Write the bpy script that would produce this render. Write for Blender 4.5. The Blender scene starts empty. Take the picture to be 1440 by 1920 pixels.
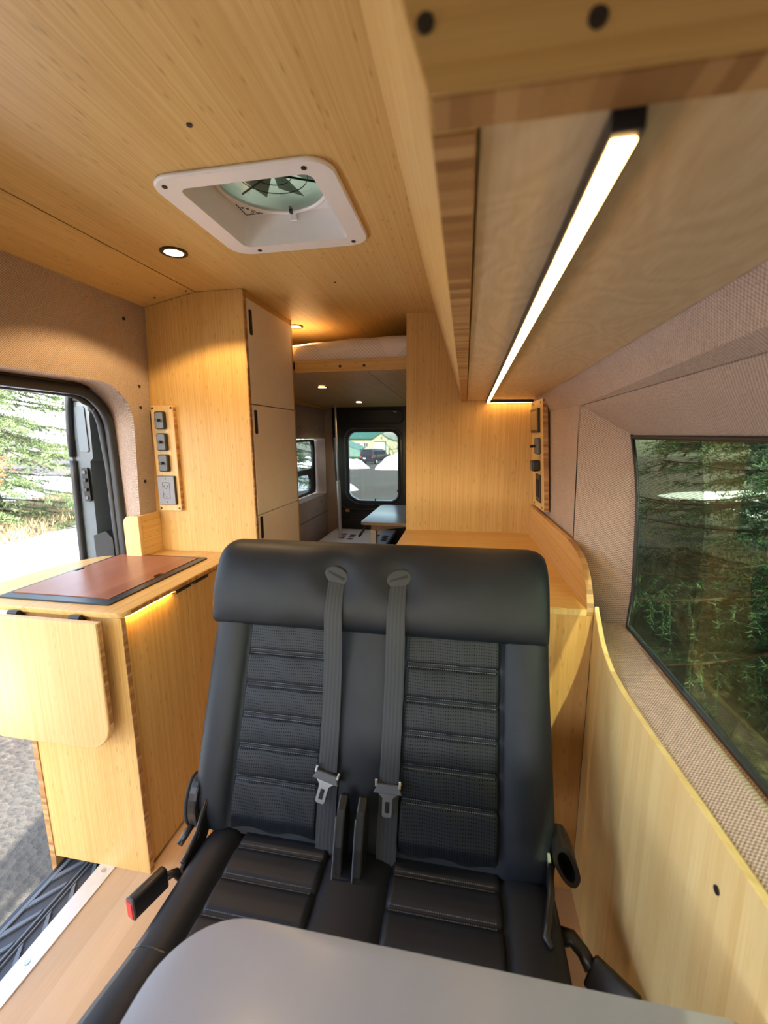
import bpy, bmesh, math, random
import numpy as np
from mathutils import Vector, Matrix
random.seed(7)
SC = bpy.context.scene
COL = SC.collection
PI = math.pi

# ------------------------------------------------------------------ camera
FPX, YAW, PITCH, ROLL = 813.0, 0.1841, 0.1738, -0.0067
fw = Vector((-math.sin(YAW) * math.cos(PITCH), math.cos(YAW) * math.cos(PITCH), -math.sin(PITCH)))
rt = Vector((math.cos(YAW), math.sin(YAW), 0)); up = rt.cross(fw)
r2 = rt * math.cos(ROLL) + up * math.sin(ROLL); u2 = -rt * math.sin(ROLL) + up * math.cos(ROLL)
cam = bpy.data.cameras.new('camera'); camo = bpy.data.objects.new('camera', cam); COL.objects.link(camo)
camo.matrix_world = Matrix(((r2.x, u2.x, -fw.x, 0), (r2.y, u2.y, -fw.y, 0), (r2.z, u2.z, -fw.z, 1.37), (0, 0, 0, 1)))
cam.sensor_fit = 'VERTICAL'; cam.sensor_height = 36.0; cam.sensor_width = 24.0
cam.lens = FPX / 1920 * 36.0
cam.clip_start = 0.02; cam.clip_end = 400
cam.dof.use_dof = True; cam.dof.focus_distance = 1.6; cam.dof.aperture_fstop = 4.0
SC.camera = camo

# ------------------------------------------------------------------ world, sun, exposure
SUN_EL, SUN_AZ = math.radians(33), math.radians(12)
sun_dir = Vector((-math.cos(SUN_EL) * math.sin(SUN_AZ), math.cos(SUN_EL) * math.cos(SUN_AZ), -math.sin(SUN_EL)))
wd = bpy.data.worlds.new('sky'); SC.world = wd; wd.use_nodes = True
wn = wd.node_tree; wn.nodes.clear()
sky = wn.nodes.new('ShaderNodeTexSky'); sky.sky_type = 'NISHITA'; sky.sun_disc = False
sky.sun_elevation = SUN_EL; sky.sun_rotation = math.pi - SUN_AZ; sky.air_density = 1.0; sky.dust_density = 2.0; sky.ozone_density = 1.0
hs = wn.nodes.new('ShaderNodeHueSaturation'); hs.inputs['Saturation'].default_value = 0.8
bg = wn.nodes.new('ShaderNodeBackground'); bg.inputs['Strength'].default_value = 0.62
wo = wn.nodes.new('ShaderNodeOutputWorld')
wn.links.new(sky.outputs[0], hs.inputs['Color']); wn.links.new(hs.outputs[0], bg.inputs['Color']); wn.links.new(bg.outputs[0], wo.inputs['Surface'])
sl = bpy.data.lights.new('sun', 'SUN'); sl.energy = 9.5; sl.angle = math.radians(0.6); sl.color = (1.0, 0.95, 0.87)
so = bpy.data.objects.new('sun', sl); COL.objects.link(so); so.rotation_euler = sun_dir.to_track_quat('-Z', 'Y').to_euler()
so.location = (1, -3, 6)
SC.view_settings.view_transform = 'Standard'; SC.view_settings.look = 'None'
SC.view_settings.gamma = 1.0; SC.view_settings.use_curve_mapping = False
SC.view_settings.exposure = 1.2
LED = 10.0          # strip lights
SPOT = 14.0         # ceiling downlights
SC.cycles.use_denoising = True
SC.cycles.max_bounces = 10; SC.cycles.diffuse_bounces = 6; SC.cycles.transparent_max_bounces = 12
SC.cycles.sample_clamp_indirect = 6.0

# ------------------------------------------------------------------ material helpers
def new_mat(name):
    m = bpy.data.materials.new(name); m.use_nodes = True
    nt = m.node_tree; b = nt.nodes['Principled BSDF']
    return m, nt, b
def nd(nt, t, **kw):
    n = nt.nodes.new(t)
    for k, v in kw.items(): setattr(n, k, v)
    return n
def lk(nt, a, b): nt.links.new(a, b)
def val(nt, op, a, b=None, c=None):
    n = nd(nt, 'ShaderNodeMath', operation=op)
    for i, x in enumerate((a, b, c)):
        if x is None: continue
        if isinstance(x, (int, float)): n.inputs[i].default_value = x
        else: lk(nt, x, n.inputs[i])
    return n.outputs[0]
def ramp(nt, fac, stops):
    r = nd(nt, 'ShaderNodeValToRGB'); lk(nt, fac, r.inputs[0])
    e = r.color_ramp.elements
    while len(e) < len(stops): e.new(0.5)
    for el, (p, c) in zip(e, stops):
        el.position = p; el.color = (*c, 1) if len(c) == 3 else c
    return r.outputs[0]
def mixc(nt, f, a, b, mode='MIX'):
    n = nd(nt, 'ShaderNodeMix', data_type='RGBA', blend_type=mode)
    for k, x in ((0, f), (6, a), (7, b)):
        if isinstance(x, (int, float)): n.inputs[k].default_value = x
        elif isinstance(x, tuple): n.inputs[k].default_value = (*x, 1)
        else: lk(nt, x, n.inputs[k])
    return n.outputs[2]
def xyz(nt):
    tc = nd(nt, 'ShaderNodeTexCoord'); s = nd(nt, 'ShaderNodeSeparateXYZ'); lk(nt, tc.outputs['Object'], s.inputs[0])
    return tc.outputs['Object'], s.outputs
def comb(nt, a, b, c=0.0):
    n = nd(nt, 'ShaderNodeCombineXYZ')
    for i, x in enumerate((a, b, c)):
        if isinstance(x, (int, float)): n.inputs[i].default_value = x
        else: lk(nt, x, n.inputs[i])
    return n.outputs[0]
def noise(nt, vec, scale, detail=3, rough=0.55, dist=0.0):
    n = nd(nt, 'ShaderNodeTexNoise'); lk(nt, vec, n.inputs['Vector'])
    n.inputs['Scale'].default_value = scale; n.inputs['Detail'].default_value = detail
    n.inputs['Roughness'].default_value = rough; n.inputs['Distortion'].default_value = dist
    return n.outputs['Fac']
def bump(nt, b, h, strength, dist=0.002):
    n = nd(nt, 'ShaderNodeBump'); lk(nt, h, n.inputs['Height']); n.inputs['Strength'].default_value = strength
    n.inputs['Distance'].default_value = dist; lk(nt, n.outputs[0], b.inputs['Normal'])
def plain(name, col, rough=0.5, metal=0.0, spec=0.5, nz=0.06, nscale=30.0, coat=0.0):
    m, nt, b = new_mat(name); o, s = xyz(nt)
    f = noise(nt, o, nscale, 4)
    c = ramp(nt, f, [(0.3, tuple(x * (1 - nz) for x in col)), (0.7, tuple(min(1, x * (1 + nz)) for x in col))])
    lk(nt, c, b.inputs['Base Color']); b.inputs['Roughness'].default_value = rough; b.inputs['Metallic'].default_value = metal
    b.inputs['Specular IOR Level'].default_value = spec; b.inputs['Coat Weight'].default_value = coat
    return m
def bamboo(name, grain='z', light=(0.72, 0.485, 0.19), dark=(0.52, 0.305, 0.09), rough=0.42, strip=0.0045, knots=0.42):
    m, nt, b = new_mat(name); o, s = xyz(nt)
    g = 'xyz'.index(grain); others = [i for i in range(3) if i != g]
    u = val(nt, 'ADD', s[others[0]], val(nt, 'MULTIPLY', s[others[1]], 0.83)); v = s[g]
    wnz = nd(nt, 'ShaderNodeTexWhiteNoise', noise_dimensions='2D')
    cell = val(nt, 'FLOOR', val(nt, 'DIVIDE', u, strip))
    seg = val(nt, 'FLOOR', val(nt, 'ADD', val(nt, 'MULTIPLY', v, 0.55), val(nt, 'MULTIPLY', cell, 0.37)))
    lk(nt, comb(nt, cell, seg), wnz.inputs['Vector'])
    fine = noise(nt, comb(nt, val(nt, 'MULTIPLY', u, 1.0), val(nt, 'MULTIPLY', v, 0.018)), 420, 3, 0.6)
    broad = noise(nt, comb(nt, val(nt, 'MULTIPLY', u, 1.0), val(nt, 'MULTIPLY', v, 0.12)), 16, 3, 0.5)
    f = val(nt, 'ADD', val(nt, 'MULTIPLY', wnz.outputs[0], 0.22), val(nt, 'ADD', val(nt, 'MULTIPLY', fine, 0.50), val(nt, 'MULTIPLY', broad, 0.30)))
    c = ramp(nt, f, [(0.25, dark), (0.80, light)])
    vo = nd(nt, 'ShaderNodeTexVoronoi', voronoi_dimensions='2D'); vo.inputs['Scale'].default_value = 1.0
    wob = val(nt, 'ADD', val(nt, 'MULTIPLY', v, 17.0), val(nt, 'MULTIPLY', noise(nt, o, 6), 0.6))
    lk(nt, comb(nt, val(nt, 'MULTIPLY', u, 62.0), wob), vo.inputs['Vector'])
    wn2 = nd(nt, 'ShaderNodeTexWhiteNoise', noise_dimensions='3D'); lk(nt, vo.outputs['Color'], wn2.inputs['Vector'])
    pick = val(nt, 'GREATER_THAN', wn2.outputs[0], 0.80)
    sp = nd(nt, 'ShaderNodeMapRange'); lk(nt, vo.outputs['Distance'], sp.inputs[0]); sp.inputs[1].default_value = 0.05; sp.inputs[2].default_value = 0.24
    sp.inputs[3].default_value = 1.0; sp.inputs[4].default_value = 0.0
    k = val(nt, 'MULTIPLY', val(nt, 'MULTIPLY', sp.outputs[0], pick), knots)
    c2 = mixc(nt, k, c, tuple(x * 0.62 for x in dark))
    lk(nt, c2, b.inputs['Base Color']); b.inputs['Roughness'].default_value = rough
    b.inputs['Specular IOR Level'].default_value = 0.35
    bump(nt, b, fine, 0.08, 0.0006)
    return m
def end_grain(name, axis='y', step=0.011):
    m, nt, b = new_mat(name); o, s = xyz(nt)
    u = s['xyz'.index(axis)]
    wnz = nd(nt, 'ShaderNodeTexWhiteNoise', noise_dimensions='1D')
    jit = val(nt, 'ADD', u, val(nt, 'MULTIPLY', noise(nt, o, 40), 0.004))
    lk(nt, val(nt, 'FLOOR', val(nt, 'DIVIDE', jit, step)), wnz.inputs['W'])
    f = val(nt, 'ADD', val(nt, 'MULTIPLY', wnz.outputs[0], 0.8), val(nt, 'MULTIPLY', noise(nt, o, 300), 0.25))
    lk(nt, ramp(nt, f, [(0.1, (0.27, 0.125, 0.04)), (0.5, (0.40, 0.205, 0.075)), (0.95, (0.56, 0.33, 0.14))]), b.inputs['Base Color'])
    b.inputs['Roughness'].default_value = 0.5
    return m
def fabric(name, a='y', bx='z', col=(0.45, 0.35, 0.295), period=0.0066):
    m, nt, b = new_mat(name); o, s = xyz(nt)
    k = 2 * PI / period
    sa = val(nt, 'SINE', val(nt, 'MULTIPLY', s['xyz'.index(a)], k)); cb = s['xyz'.index(bx[0])] if len(bx) == 1 else val(nt, 'ADD', s['xyz'.index(bx[0])], s['xyz'.index(bx[1])])
    sb = val(nt, 'SINE', val(nt, 'MULTIPLY', cb, k))
    w = val(nt, 'MULTIPLY', sa, sb)
    nz = noise(nt, o, 240, 4, 0.7); nb = noise(nt, o, 9, 2)
    f = val(nt, 'ADD', val(nt, 'ADD', val(nt, 'MULTIPLY', w, 0.30), val(nt, 'MULTIPLY', nz, 0.75)), val(nt, 'MULTIPLY', nb, 0.12))
    c = ramp(nt, f, [(0.15, tuple(x * 0.50 for x in col)), (0.45, col), (0.8, tuple(min(1, x * 1.45) for x in col))])
    lk(nt, c, b.inputs['Base Color']); b.inputs['Roughness'].default_value = 0.92; b.inputs['Specular IOR Level'].default_value = 0.15
    bump(nt, b, w, 0.5, 0.0012)
    return m
def ply(name):
    m, nt, b = new_mat(name); o, s = xyz(nt)
    base = comb(nt, val(nt, 'MULTIPLY', s[0], 2.2), val(nt, 'MULTIPLY', s[1], 0.9), s[2])
    n1 = noise(nt, base, 2.6, 2, 0.5, 0.8)
    rings = val(nt, 'ADD', val(nt, 'MULTIPLY', val(nt, 'SINE', val(nt, 'MULTIPLY', n1, 90.0)), 0.5), 0.5)
    n2 = noise(nt, comb(nt, val(nt, 'MULTIPLY', s[0], 8.0), s[1], s[2]), 30, 4)
    f = val(nt, 'ADD', val(nt, 'MULTIPLY', rings, 0.22), val(nt, 'MULTIPLY', n2, 0.75))
    lk(nt, ramp(nt, f, [(0.2, (0.56, 0.40, 0.23)), (0.8, (0.72, 0.56, 0.36))]), b.inputs['Base Color'])
    b.inputs['Roughness'].default_value = 0.5; b.inputs['Specular IOR Level'].default_value = 0.3
    return m
def leather(name, col=(0.0085, 0.0115, 0.0175), perf=False, rough=0.5):
    m, nt, b = new_mat(name); o, s = xyz(nt)
    n1 = noise(nt, o, 420, 3, 0.6); n2 = noise(nt, o, 11, 3)
    c = ramp(nt, n2, [(0.3, tuple(x * 0.85 for x in col)), (0.7, tuple(x * 1.2 for x in col))])
    h = val(nt, 'MULTIPLY', n1, 0.35)
    if perf:
        k = 2 * PI / 0.0085
        zz = val(nt, 'ADD', s[2], val(nt, 'MULTIPLY', s[1], -0.4))
        a = val(nt, 'SINE', val(nt, 'MULTIPLY', val(nt, 'ADD', s[0], val(nt, 'MULTIPLY', zz, 1.0)), k * 0.72))
        d = val(nt, 'SINE', val(nt, 'MULTIPLY', val(nt, 'SUBTRACT', s[0], zz), k * 0.72))
        dots = val(nt, 'GREATER_THAN', val(nt, 'MULTIPLY', a, d), 0.74)
        c = mixc(nt, dots, c, (0.002, 0.002, 0.002)); perf_s = val(nt, 'SUBTRACT', 0.34, val(nt, 'MULTIPLY', dots, 0.32));  h = val(nt, 'SUBTRACT', h, val(nt, 'MULTIPLY', dots, 0.8))
    lk(nt, c, b.inputs['Base Color']); b.inputs['Roughness'].default_value = rough
    b.inputs['Specular IOR Level'].default_value = 0.34
    if perf: lk(nt, perf_s, b.inputs['Specular IOR Level'])
    bump(nt, b, h, 0.22, 0.001)
    return m
def webbing(name):
    m, nt, b = new_mat(name); o, s = xyz(nt)
    w = val(nt, 'SINE', val(nt, 'MULTIPLY', s[0], 2 * PI / 0.0095))
    z = val(nt, 'SINE', val(nt, 'MULTIPLY', s[2], 2 * PI / 0.0022))
    f = val(nt, 'ADD', val(nt, 'MULTIPLY', w, 0.5), 0.5)
    lk(nt, ramp(nt, f, [(0.1, (0.015, 0.018, 0.023)), (0.9, (0.024, 0.028, 0.035))]), b.inputs['Base Color'])
    b.inputs['Roughness'].default_value = 0.62; b.inputs['Sheen Weight'].default_value = 0.15
    bump(nt, b, val(nt, 'ADD', w, val(nt, 'MULTIPLY', z, 0.4)), 0.2, 0.0005)
    return m
def glow(name, col, strength):
    m, nt, b = new_mat(name)
    b.inputs['Base Color'].default_value = (0.9, 0.85, 0.75, 1)
    b.inputs['Emission Color'].default_value = (*col, 1); b.inputs['Emission Strength'].default_value = strength
    return m
def glass(name, tint, refl=1.0, rough=0.0):
    m = bpy.data.materials.new(name); m.use_nodes = True; nt = m.node_tree; nt.nodes.clear()
    tr = nd(nt, 'ShaderNodeBsdfTransparent'); tr.inputs[0].default_value = (*tint, 1)
    gl = nd(nt, 'ShaderNodeBsdfGlossy'); gl.inputs['Roughness'].default_value = rough; gl.inputs['Color'].default_value = (refl, refl, refl, 1)
    lw = nd(nt, 'ShaderNodeLayerWeight'); lw.inputs[0].default_value = 0.5
    fr = val(nt, 'ADD', val(nt, 'MULTIPLY', val(nt, 'POWER', lw.outputs['Facing'], 5.0), 0.9), 0.035)
    mx = nd(nt, 'ShaderNodeMixShader'); lk(nt, fr, mx.inputs[0]); lk(nt, tr.outputs[0], mx.inputs[1]); lk(nt, gl.outputs[0], mx.inputs[2])
    out = nd(nt, 'ShaderNodeOutputMaterial'); lk(nt, mx.outputs[0], out.inputs[0])
    return m

M = {}
M['bam_x'] = bamboo('bamboo_grain_across', 'x')
M['bam_y'] = bamboo('bamboo_grain_lengthwise', 'y')
M['bam_z'] = bamboo('bamboo_grain_upright', 'z')
M['bam_pale_z'] = bamboo('pale_bamboo_upright', 'z', (0.74, 0.53, 0.26), (0.58, 0.37, 0.14), strip=0.0065, knots=0.25)
M['bam_wains'] = bamboo('pale_wide_strip_bamboo', 'z', (0.80, 0.64, 0.32), (0.64, 0.44, 0.17), strip=0.012, knots=0.1)
M['bam_ceil'] = bamboo('bamboo_ceiling', 'y', (0.74, 0.53, 0.225), (0.54, 0.34, 0.11), knots=0.5)
M['floor'] = bamboo('pale_plank_floor', 'y', (0.66, 0.47, 0.30), (0.52, 0.34, 0.19), 0.35, strip=0.09, knots=0.0)
M['end_x'] = end_grain('bamboo_end_grain_x', 'x'); M['end_y'] = end_grain('bamboo_end_grain_y', 'y'); M['end_z'] = end_grain('bamboo_end_grain_z', 'z')
M['fab_yz'] = fabric('woven_wall_fabric'); M['fab_xz'] = fabric('woven_jamb_fabric', 'x', 'z'); M['fab_yx'] = fabric('woven_sill_fabric', 'y', 'x')
M['fab_rv'] = fabric('woven_reveal_fabric', 'x', 'yz')
M['ply'] = ply('birch_plywood')
M['lth'] = leather('black_leather'); M['lth_perf'] = leather('perforated_black_leather', perf=True); 
M['web'] = webbing('black_belt_webbing')
M['lam'] = plain('white_laminate', (0.84, 0.80, 0.80), 0.45, nz=0.02)
M['table'] = plain('pale_grey_laminate', (0.36, 0.40, 0.49), 0.28, nz=0.015)
M['edge_ply'] = plain('pale_ply_edge', (0.55, 0.40, 0.24), 0.5)
M['blk'] = plain('black_plastic', (0.012, 0.012, 0.013), 0.38)
M['blk_matte'] = plain('matte_black', (0.010, 0.010, 0.011), 0.7)
M['grey'] = plain('charcoal_plastic', (0.095, 0.10, 0.115), 0.35)
M['guide'] = plain('dark_guide_plastic', (0.022, 0.026, 0.030), 0.45)
M['outlet'] = plain('steel_grey_outlet', (0.22, 0.23, 0.26), 0.35)
M['wht'] = plain('white_plastic', (0.80, 0.80, 0.80), 0.35, nz=0.01)
M['alu'] = plain('brushed_aluminium', (0.72, 0.72, 0.72), 0.42, 0.6, nz=0.04, nscale=60)
M['chrome'] = plain('bright_steel', (0.55, 0.56, 0.57), 0.25, 1.0)
M['rubber'] = plain('black_rubber', (0.020, 0.022, 0.026), 0.45)
M['mat'] = plain('dark_grey_rubber_mat', (0.045, 0.05, 0.06), 0.5); M['rib'] = plain('grey_rubber_rib', (0.13, 0.15, 0.18), 0.45)
M['paint'] = plain('dark_slate_van_paint', (0.12, 0.145, 0.165), 0.22, nz=0.04, coat=0.6)
M['paint_in'] = plain('black_van_paint', (0.016, 0.017, 0.019), 0.3, coat=0.4)
M['alu_blue'] = plain('pale_slate_paint', (0.135, 0.165, 0.19), 0.3)
M['red'] = plain('red_button', (0.75, 0.03, 0.03), 0.35)
M['amber'] = plain('amber_lens', (0.55, 0.30, 0.03), 0.3)
M['sinkframe'] = plain('dark_steel_frame', (0.06, 0.065, 0.07), 0.35, 0.7)
M['mahog'] = bamboo('red_brown_mahogany', 'y', (0.36, 0.145, 0.075), (0.22, 0.075, 0.035), 0.3, strip=0.055, knots=0.0)
M['led'] = glow('warm_led_diffuser', (1.0, 0.55, 0.18), LED)
M['led_amber'] = glow('amber_led_tape', (1.0, 0.50, 0.10), LED * 3.6)
M['spot'] = glow('warm_downlight_lens', (1.0, 0.66, 0.32), SPOT)
M['glass_dark'] = glass('dark_tinted_glass', (0.50, 0.545, 0.42), 0.9)
M['glass_clear'] = glass('privacy_tinted_glass', (0.52, 0.56, 0.54))
M['dome'] = glass('green_tinted_dome', (0.46, 0.54, 0.45), 0.8)
M['gray_blade'] = plain('smoky_blade', (0.24, 0.28, 0.24), 0.3)
M['screw'] = plain('black_screw', (0.012, 0.010, 0.009), 0.5)

# ------------------------------------------------------------------ mesh helpers
ORIG = Vector((0, 0, 0))
FX = (ORIG, Vector((0, 1, 0)), Vector((0, 0, 1)), Vector((1, 0, 0)))   # 2D = (y,z), height = x
FY = (ORIG, Vector((1, 0, 0)), Vector((0, 0, 1)), Vector((0, 1, 0)))   # 2D = (x,z), height = y
FZ = (ORIG, Vector((1, 0, 0)), Vector((0, 1, 0)), Vector((0, 0, 1)))   # 2D = (x,y), height = z
def at(fr, a, b, h): return fr[0] + fr[1] * a + fr[2] * b + fr[3] * h
def rrect(x0, x1, y0, y1, r, n=5, corners=(1, 1, 1, 1)):
    P = []
    for (cx, cy, a0, on) in ((x1, y1, 0, corners[0]), (x0, y1, 90, corners[1]), (x0, y0, 180, corners[2]), (x1, y0, 270, corners[3])):
        rr = r if on is 1 or on == 1 else (0 if not on else on)
        if rr <= 0: P.append((cx, cy)); continue
        sx = -1 if cx == x1 else 1; sy = -1 if cy == y1 else 1
        for i in range(n + 1):
            a = math.radians(a0 + 90 * i / n); P.append((cx + sx * rr + rr * math.cos(a), cy + sy * rr + rr * math.sin(a)))
    return P
def ellipse(cx, cy, rx, ry, n=28, rot=0.0):
    return [(cx + rx * math.cos(t) * math.cos(rot) - ry * math.sin(t) * math.sin(rot), cy + rx * math.cos(t) * math.sin(rot) + ry * math.sin(t) * math.cos(rot)) for t in (2 * PI * i / n for i in range(n))]
def plate(outer, h0, h1, fr=FZ, holes=(), bev=0.0, seg=2, bm=None):
    bm = bm or bmesh.new()
    new = []
    if not holes:
        a = [bm.verts.new(at(fr, x, y, h0)) for x, y in outer]; b = [bm.verts.new(at(fr, x, y, h1)) for x, y in outer]
        n = len(outer); fs = [bm.faces.new(a[::-1]), bm.faces.new(b)]
        for i in range(n): fs.append(bm.faces.new((a[i], a[(i + 1) % n], b[(i + 1) % n], b[i])))
        bmesh.ops.recalc_face_normals(bm, faces=fs)
        if bev > 0:
            es = list({e for f in fs[:2] for e in f.edges})
            bmesh.ops.bevel(bm, geom=es, offset=bev, segments=seg, affect='EDGES', profile=0.5, clamp_overlap=True)
        return bm
    loops = []
    for h in (h0, h1):
        es = []; ls = []
        for pl in [outer] + list(holes):
            vs = [bm.verts.new(at(fr, x, y, h)) for x, y in pl]; ls.append(vs)
            es += [bm.edges.new((vs[i], vs[(i + 1) % len(vs)])) for i in range(len(vs))]
        bmesh.ops.triangle_fill(bm, edges=es, use_beauty=True)
        loops.append(ls)
    for la, lb in zip(*loops):
        n = len(la)
        for i in range(n): bm.faces.new((la[i], la[(i + 1) % n], lb[(i + 1) % n], lb[i]))
    bmesh.ops.recalc_face_normals(bm, faces=bm.faces[:])
    return bm
def box(x0, x1, y0, y1, z0, z1, bev=0.0, bm=None, fr=FZ, seg=2):
    bm = bm or bmesh.new()
    vs = [bm.verts.new(at(fr, x, y, z)) for z in (z0, z1) for x, y in ((x0, y0), (x1, y0), (x1, y1), (x0, y1))]
    fs = [bm.faces.new([vs[i] for i in f]) for f in ((3, 2, 1, 0), (4, 5, 6, 7), (0, 1, 5, 4), (1, 2, 6, 5), (2, 3, 7, 6), (3, 0, 4, 7))]
    bmesh.ops.recalc_face_normals(bm, faces=fs)
    if bev > 0:
        es = list({e for f in fs for e in f.edges})
        bmesh.ops.bevel(bm, geom=es, offset=bev, segments=seg, affect='EDGES', profile=0.5, clamp_overlap=True)
    return bm
def quad_slab(pts, thick, bm=None):
    """four 3D points, thickness along the normal"""
    bm = bm or bmesh.new()
    p = [Vector(q) for q in pts]; n = (p[1] - p[0]).cross(p[-1] - p[0]).normalized() * thick
    a = [bm.verts.new(q) for q in p]; b = [bm.verts.new(q + n) for q in p]; k = len(p)
    fs = [bm.faces.new(a[::-1]), bm.faces.new(b)] + [bm.faces.new((a[i], a[(i + 1) % k], b[(i + 1) % k], b[i])) for i in range(k)]
    bmesh.ops.recalc_face_normals(bm, faces=fs)
    return bm
def loft(rings, bm=None, cap=True, closed=True):
    bm = bm or bmesh.new()
    R = [[bm.verts.new(Vector(p)) for p in r] for r in rings]; n = len(R[0]); fs = []
    for A, B in zip(R, R[1:]):
        for i in range(n if closed else n - 1): fs.append(bm.faces.new((A[i], A[(i + 1) % n], B[(i + 1) % n], B[i])))
    if cap and closed: fs += [bm.faces.new(R[0][::-1]), bm.faces.new(R[-1])]
    bmesh.ops.recalc_face_normals(bm, faces=fs)
    return bm
def tube(pts, r, n=10, bm=None, closed=False):
    pts = [Vector(p) for p in pts]; rs = r if isinstance(r, (list, tuple)) else [r] * len(pts)
    rings = []; k = len(pts); prev = None
    for i, p in enumerate(pts):
        if closed: t = pts[(i + 1) % k] - pts[i - 1]
        else: t = pts[min(i + 1, k - 1)] - pts[max(i - 1, 0)]
        t.normalize()
        if prev is None:
            a = Vector((0, 0, 1)) if abs(t.z) < 0.9 else Vector((1, 0, 0)); u = t.cross(a).normalized()
        else: u = (prev - t * prev.dot(t)).normalized()
        prev = u; w = t.cross(u)
        rings.append([p + (u * math.cos(2 * PI * j / n) + w * math.sin(2 * PI * j / n)) * rs[i] for j in range(n)])
    if closed: return loft(rings + [rings[0]], bm, cap=False)
    return loft(rings, bm)
def grid(fn, nu, nv, bm=None):
    bm = bm or bmesh.new()
    V = [[bm.verts.new(fn(i / nu, j / nv)) for j in range(nv + 1)] for i in range(nu + 1)]
    for i in range(nu):
        for j in range(nv): bm.faces.new((V[i][j], V[i + 1][j], V[i + 1][j + 1], V[i][j + 1]))
    return bm
def disc(c, nrm, r, h, n=16, bm=None, r_top=None):
    nrm = Vector(nrm).normalized(); a = Vector((0, 0, 1)) if abs(nrm.z) < 0.9 else Vector((1, 0, 0))
    u = nrm.cross(a).normalized(); w = nrm.cross(u); c = Vector(c); rt_ = r if r_top is None else r_top
    return loft([[c + (u * math.cos(2 * PI * j / n) + w * math.sin(2 * PI * j / n)) * rr + nrm * hh for j in range(n)] for rr, hh in ((r, 0), (rt_, h))], bm)

BASE = {}
def thing(name, label, cat, base=(0, 0, 0), group=None, kind=None):
    o = bpy.data.objects.new(name, None); COL.objects.link(o); o.location = base; o.empty_display_size = 0.05
    o['label'] = label
    if cat: o['category'] = cat
    if group: o['group'] = group
    if kind: o['kind'] = kind
    BASE[o] = Vector(base)
    return o
def part(name, bm, mat, parent=None, label=None, smooth=None, kind=None, cat=None, group=None, base=None):
    me = bpy.data.meshes.new(name)
    b = BASE[parent] if parent is not None else Vector(base or (0, 0, 0))
    if b.length > 0: bmesh.ops.translate(bm, verts=bm.verts[:], vec=-b)
    bm.to_mesh(me); bm.free(); me.materials.append(mat)
    if smooth is not None:
        for p in me.polygons: p.use_smooth = True
        if smooth > 0 and smooth < 180: me.set_sharp_from_angle(angle=math.radians(smooth))
    o = bpy.data.objects.new(name, me); COL.objects.link(o)
    if parent is not None: o.parent = parent
    else: o.location = b
    BASE[o] = b
    if label: o['label'] = label
    if kind: o['kind'] = kind
    if cat: o['category'] = cat
    if group: o['group'] = group
    return o
def struct(name, bm, mat, label, smooth=None): return part(name, bm, mat, None, label, smooth, 'structure')
def clone(o, offset, parent=None, label=None):
    c = o.copy(); COL.objects.link(c)
    if parent is not None: c.parent = parent
    else: c.location = o.location + Vector(offset); 
    BASE[c] = BASE.get(o, ORIG)
    if label: c['label'] = label
    for ch in list(o.children):
        clone(ch, (0, 0, 0), c)
    return c

# ------------------------------------------------------------------ the setting
WL = lambda z: -1.37 + 0.045 * z                         # leaning left wall
FLW = (Vector((-1.37, 0, 0)), Vector((0, 1, 0)), Vector((0.045, 0, 1)), Vector((1, 0, 0)))
Y0, Y1 = -1.5, 4.2
fl = struct('floor', box(-1.078, 0.40, Y0, Y1, -0.06, 0.0), M['floor'], 'pale wood plank van floor beside the seat')
ceil = thing('ceiling', 'bamboo panelled van ceiling with a roof fan opening', None, (0, 0, 1.93), kind='structure')
fan_hole = rrect(-0.655, -0.335, 0.985, 1.305, 0.02, 3)
part('ceiling_panel', plate([(-1.052, Y0), (0.36, Y0), (0.36, Y1), (-1.052, Y1)], 1.93, 1.945, FZ, [fan_hole]), M['bam_ceil'], ceil)
part('ceiling_panel', quad_slab([(-1.058, Y0, 1.93), (-1.30, Y0, 1.884), (-1.30, Y1, 1.884), (-1.058, Y1, 1.93)], -0.015), M['bam_ceil'], ceil)
part('backing', plate([(-1.42, Y0), (0.45, Y0), (0.45, Y1), (-1.42, Y1)], 1.955, 1.96, FZ, [fan_hole]), M['blk_matte'], ceil)
for (x, y, z) in ((-0.508, 0.82, 1.93), (-0.488, 1.662, 1.93), (-1.199, 1.608, 1.903), (-1.075, 1.627, 1.926)):
    part('screw', disc((x, y, z + 0.001), (0, 0, -1), 0.0055 if y < 1 else 0.004, 0.003, 10), M['screw'], ceil)

# left wall with the sliding door opening
DO = rrect(0.20, 1.56, 0.0, 1.572, 0.16, 8, (1, 1, 0, 0))
wl = thing('wall_left', 'tan fabric covered wall around the sliding door', None, (-1.33, 0, 0), kind='structure')
part('wall_panel', plate([(Y0, -0.06), (0.20, -0.06), (0.20, 0.0)] + [p for p in DO[::-1] if p[1] > 0.001] + [(1.56, -0.06), (1.70, -0.06), (1.70, 1.893), (Y0, 1.893)], -0.012, 0.0, FLW, [rrect(-1.25, 0.05, 0.85, 1.56, 0.08, 4)]), M['fab_yz'], wl)
DOo = rrect(0.20, 1.56, -0.10, 1.572, 0.16, 8, (1, 1, 0, 0))
i0 = [p for p in DOo if p[1] > -0.05]
def reveal(path, x_in, x_out, bm=None):
    return loft([[ (x_in(z) - 0.0115, y, z), (x_out, y, z)] for y, z in path], bm, cap=False, closed=False)
path = [(1.56, 0.85)] + [p for p in DO if p[1] > 0.9] + [(0.2, 0.2)]
part('door_reveal', reveal(path, lambda z: WL(z), -1.405), M['fab_rv'], wl, smooth=40)
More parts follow.
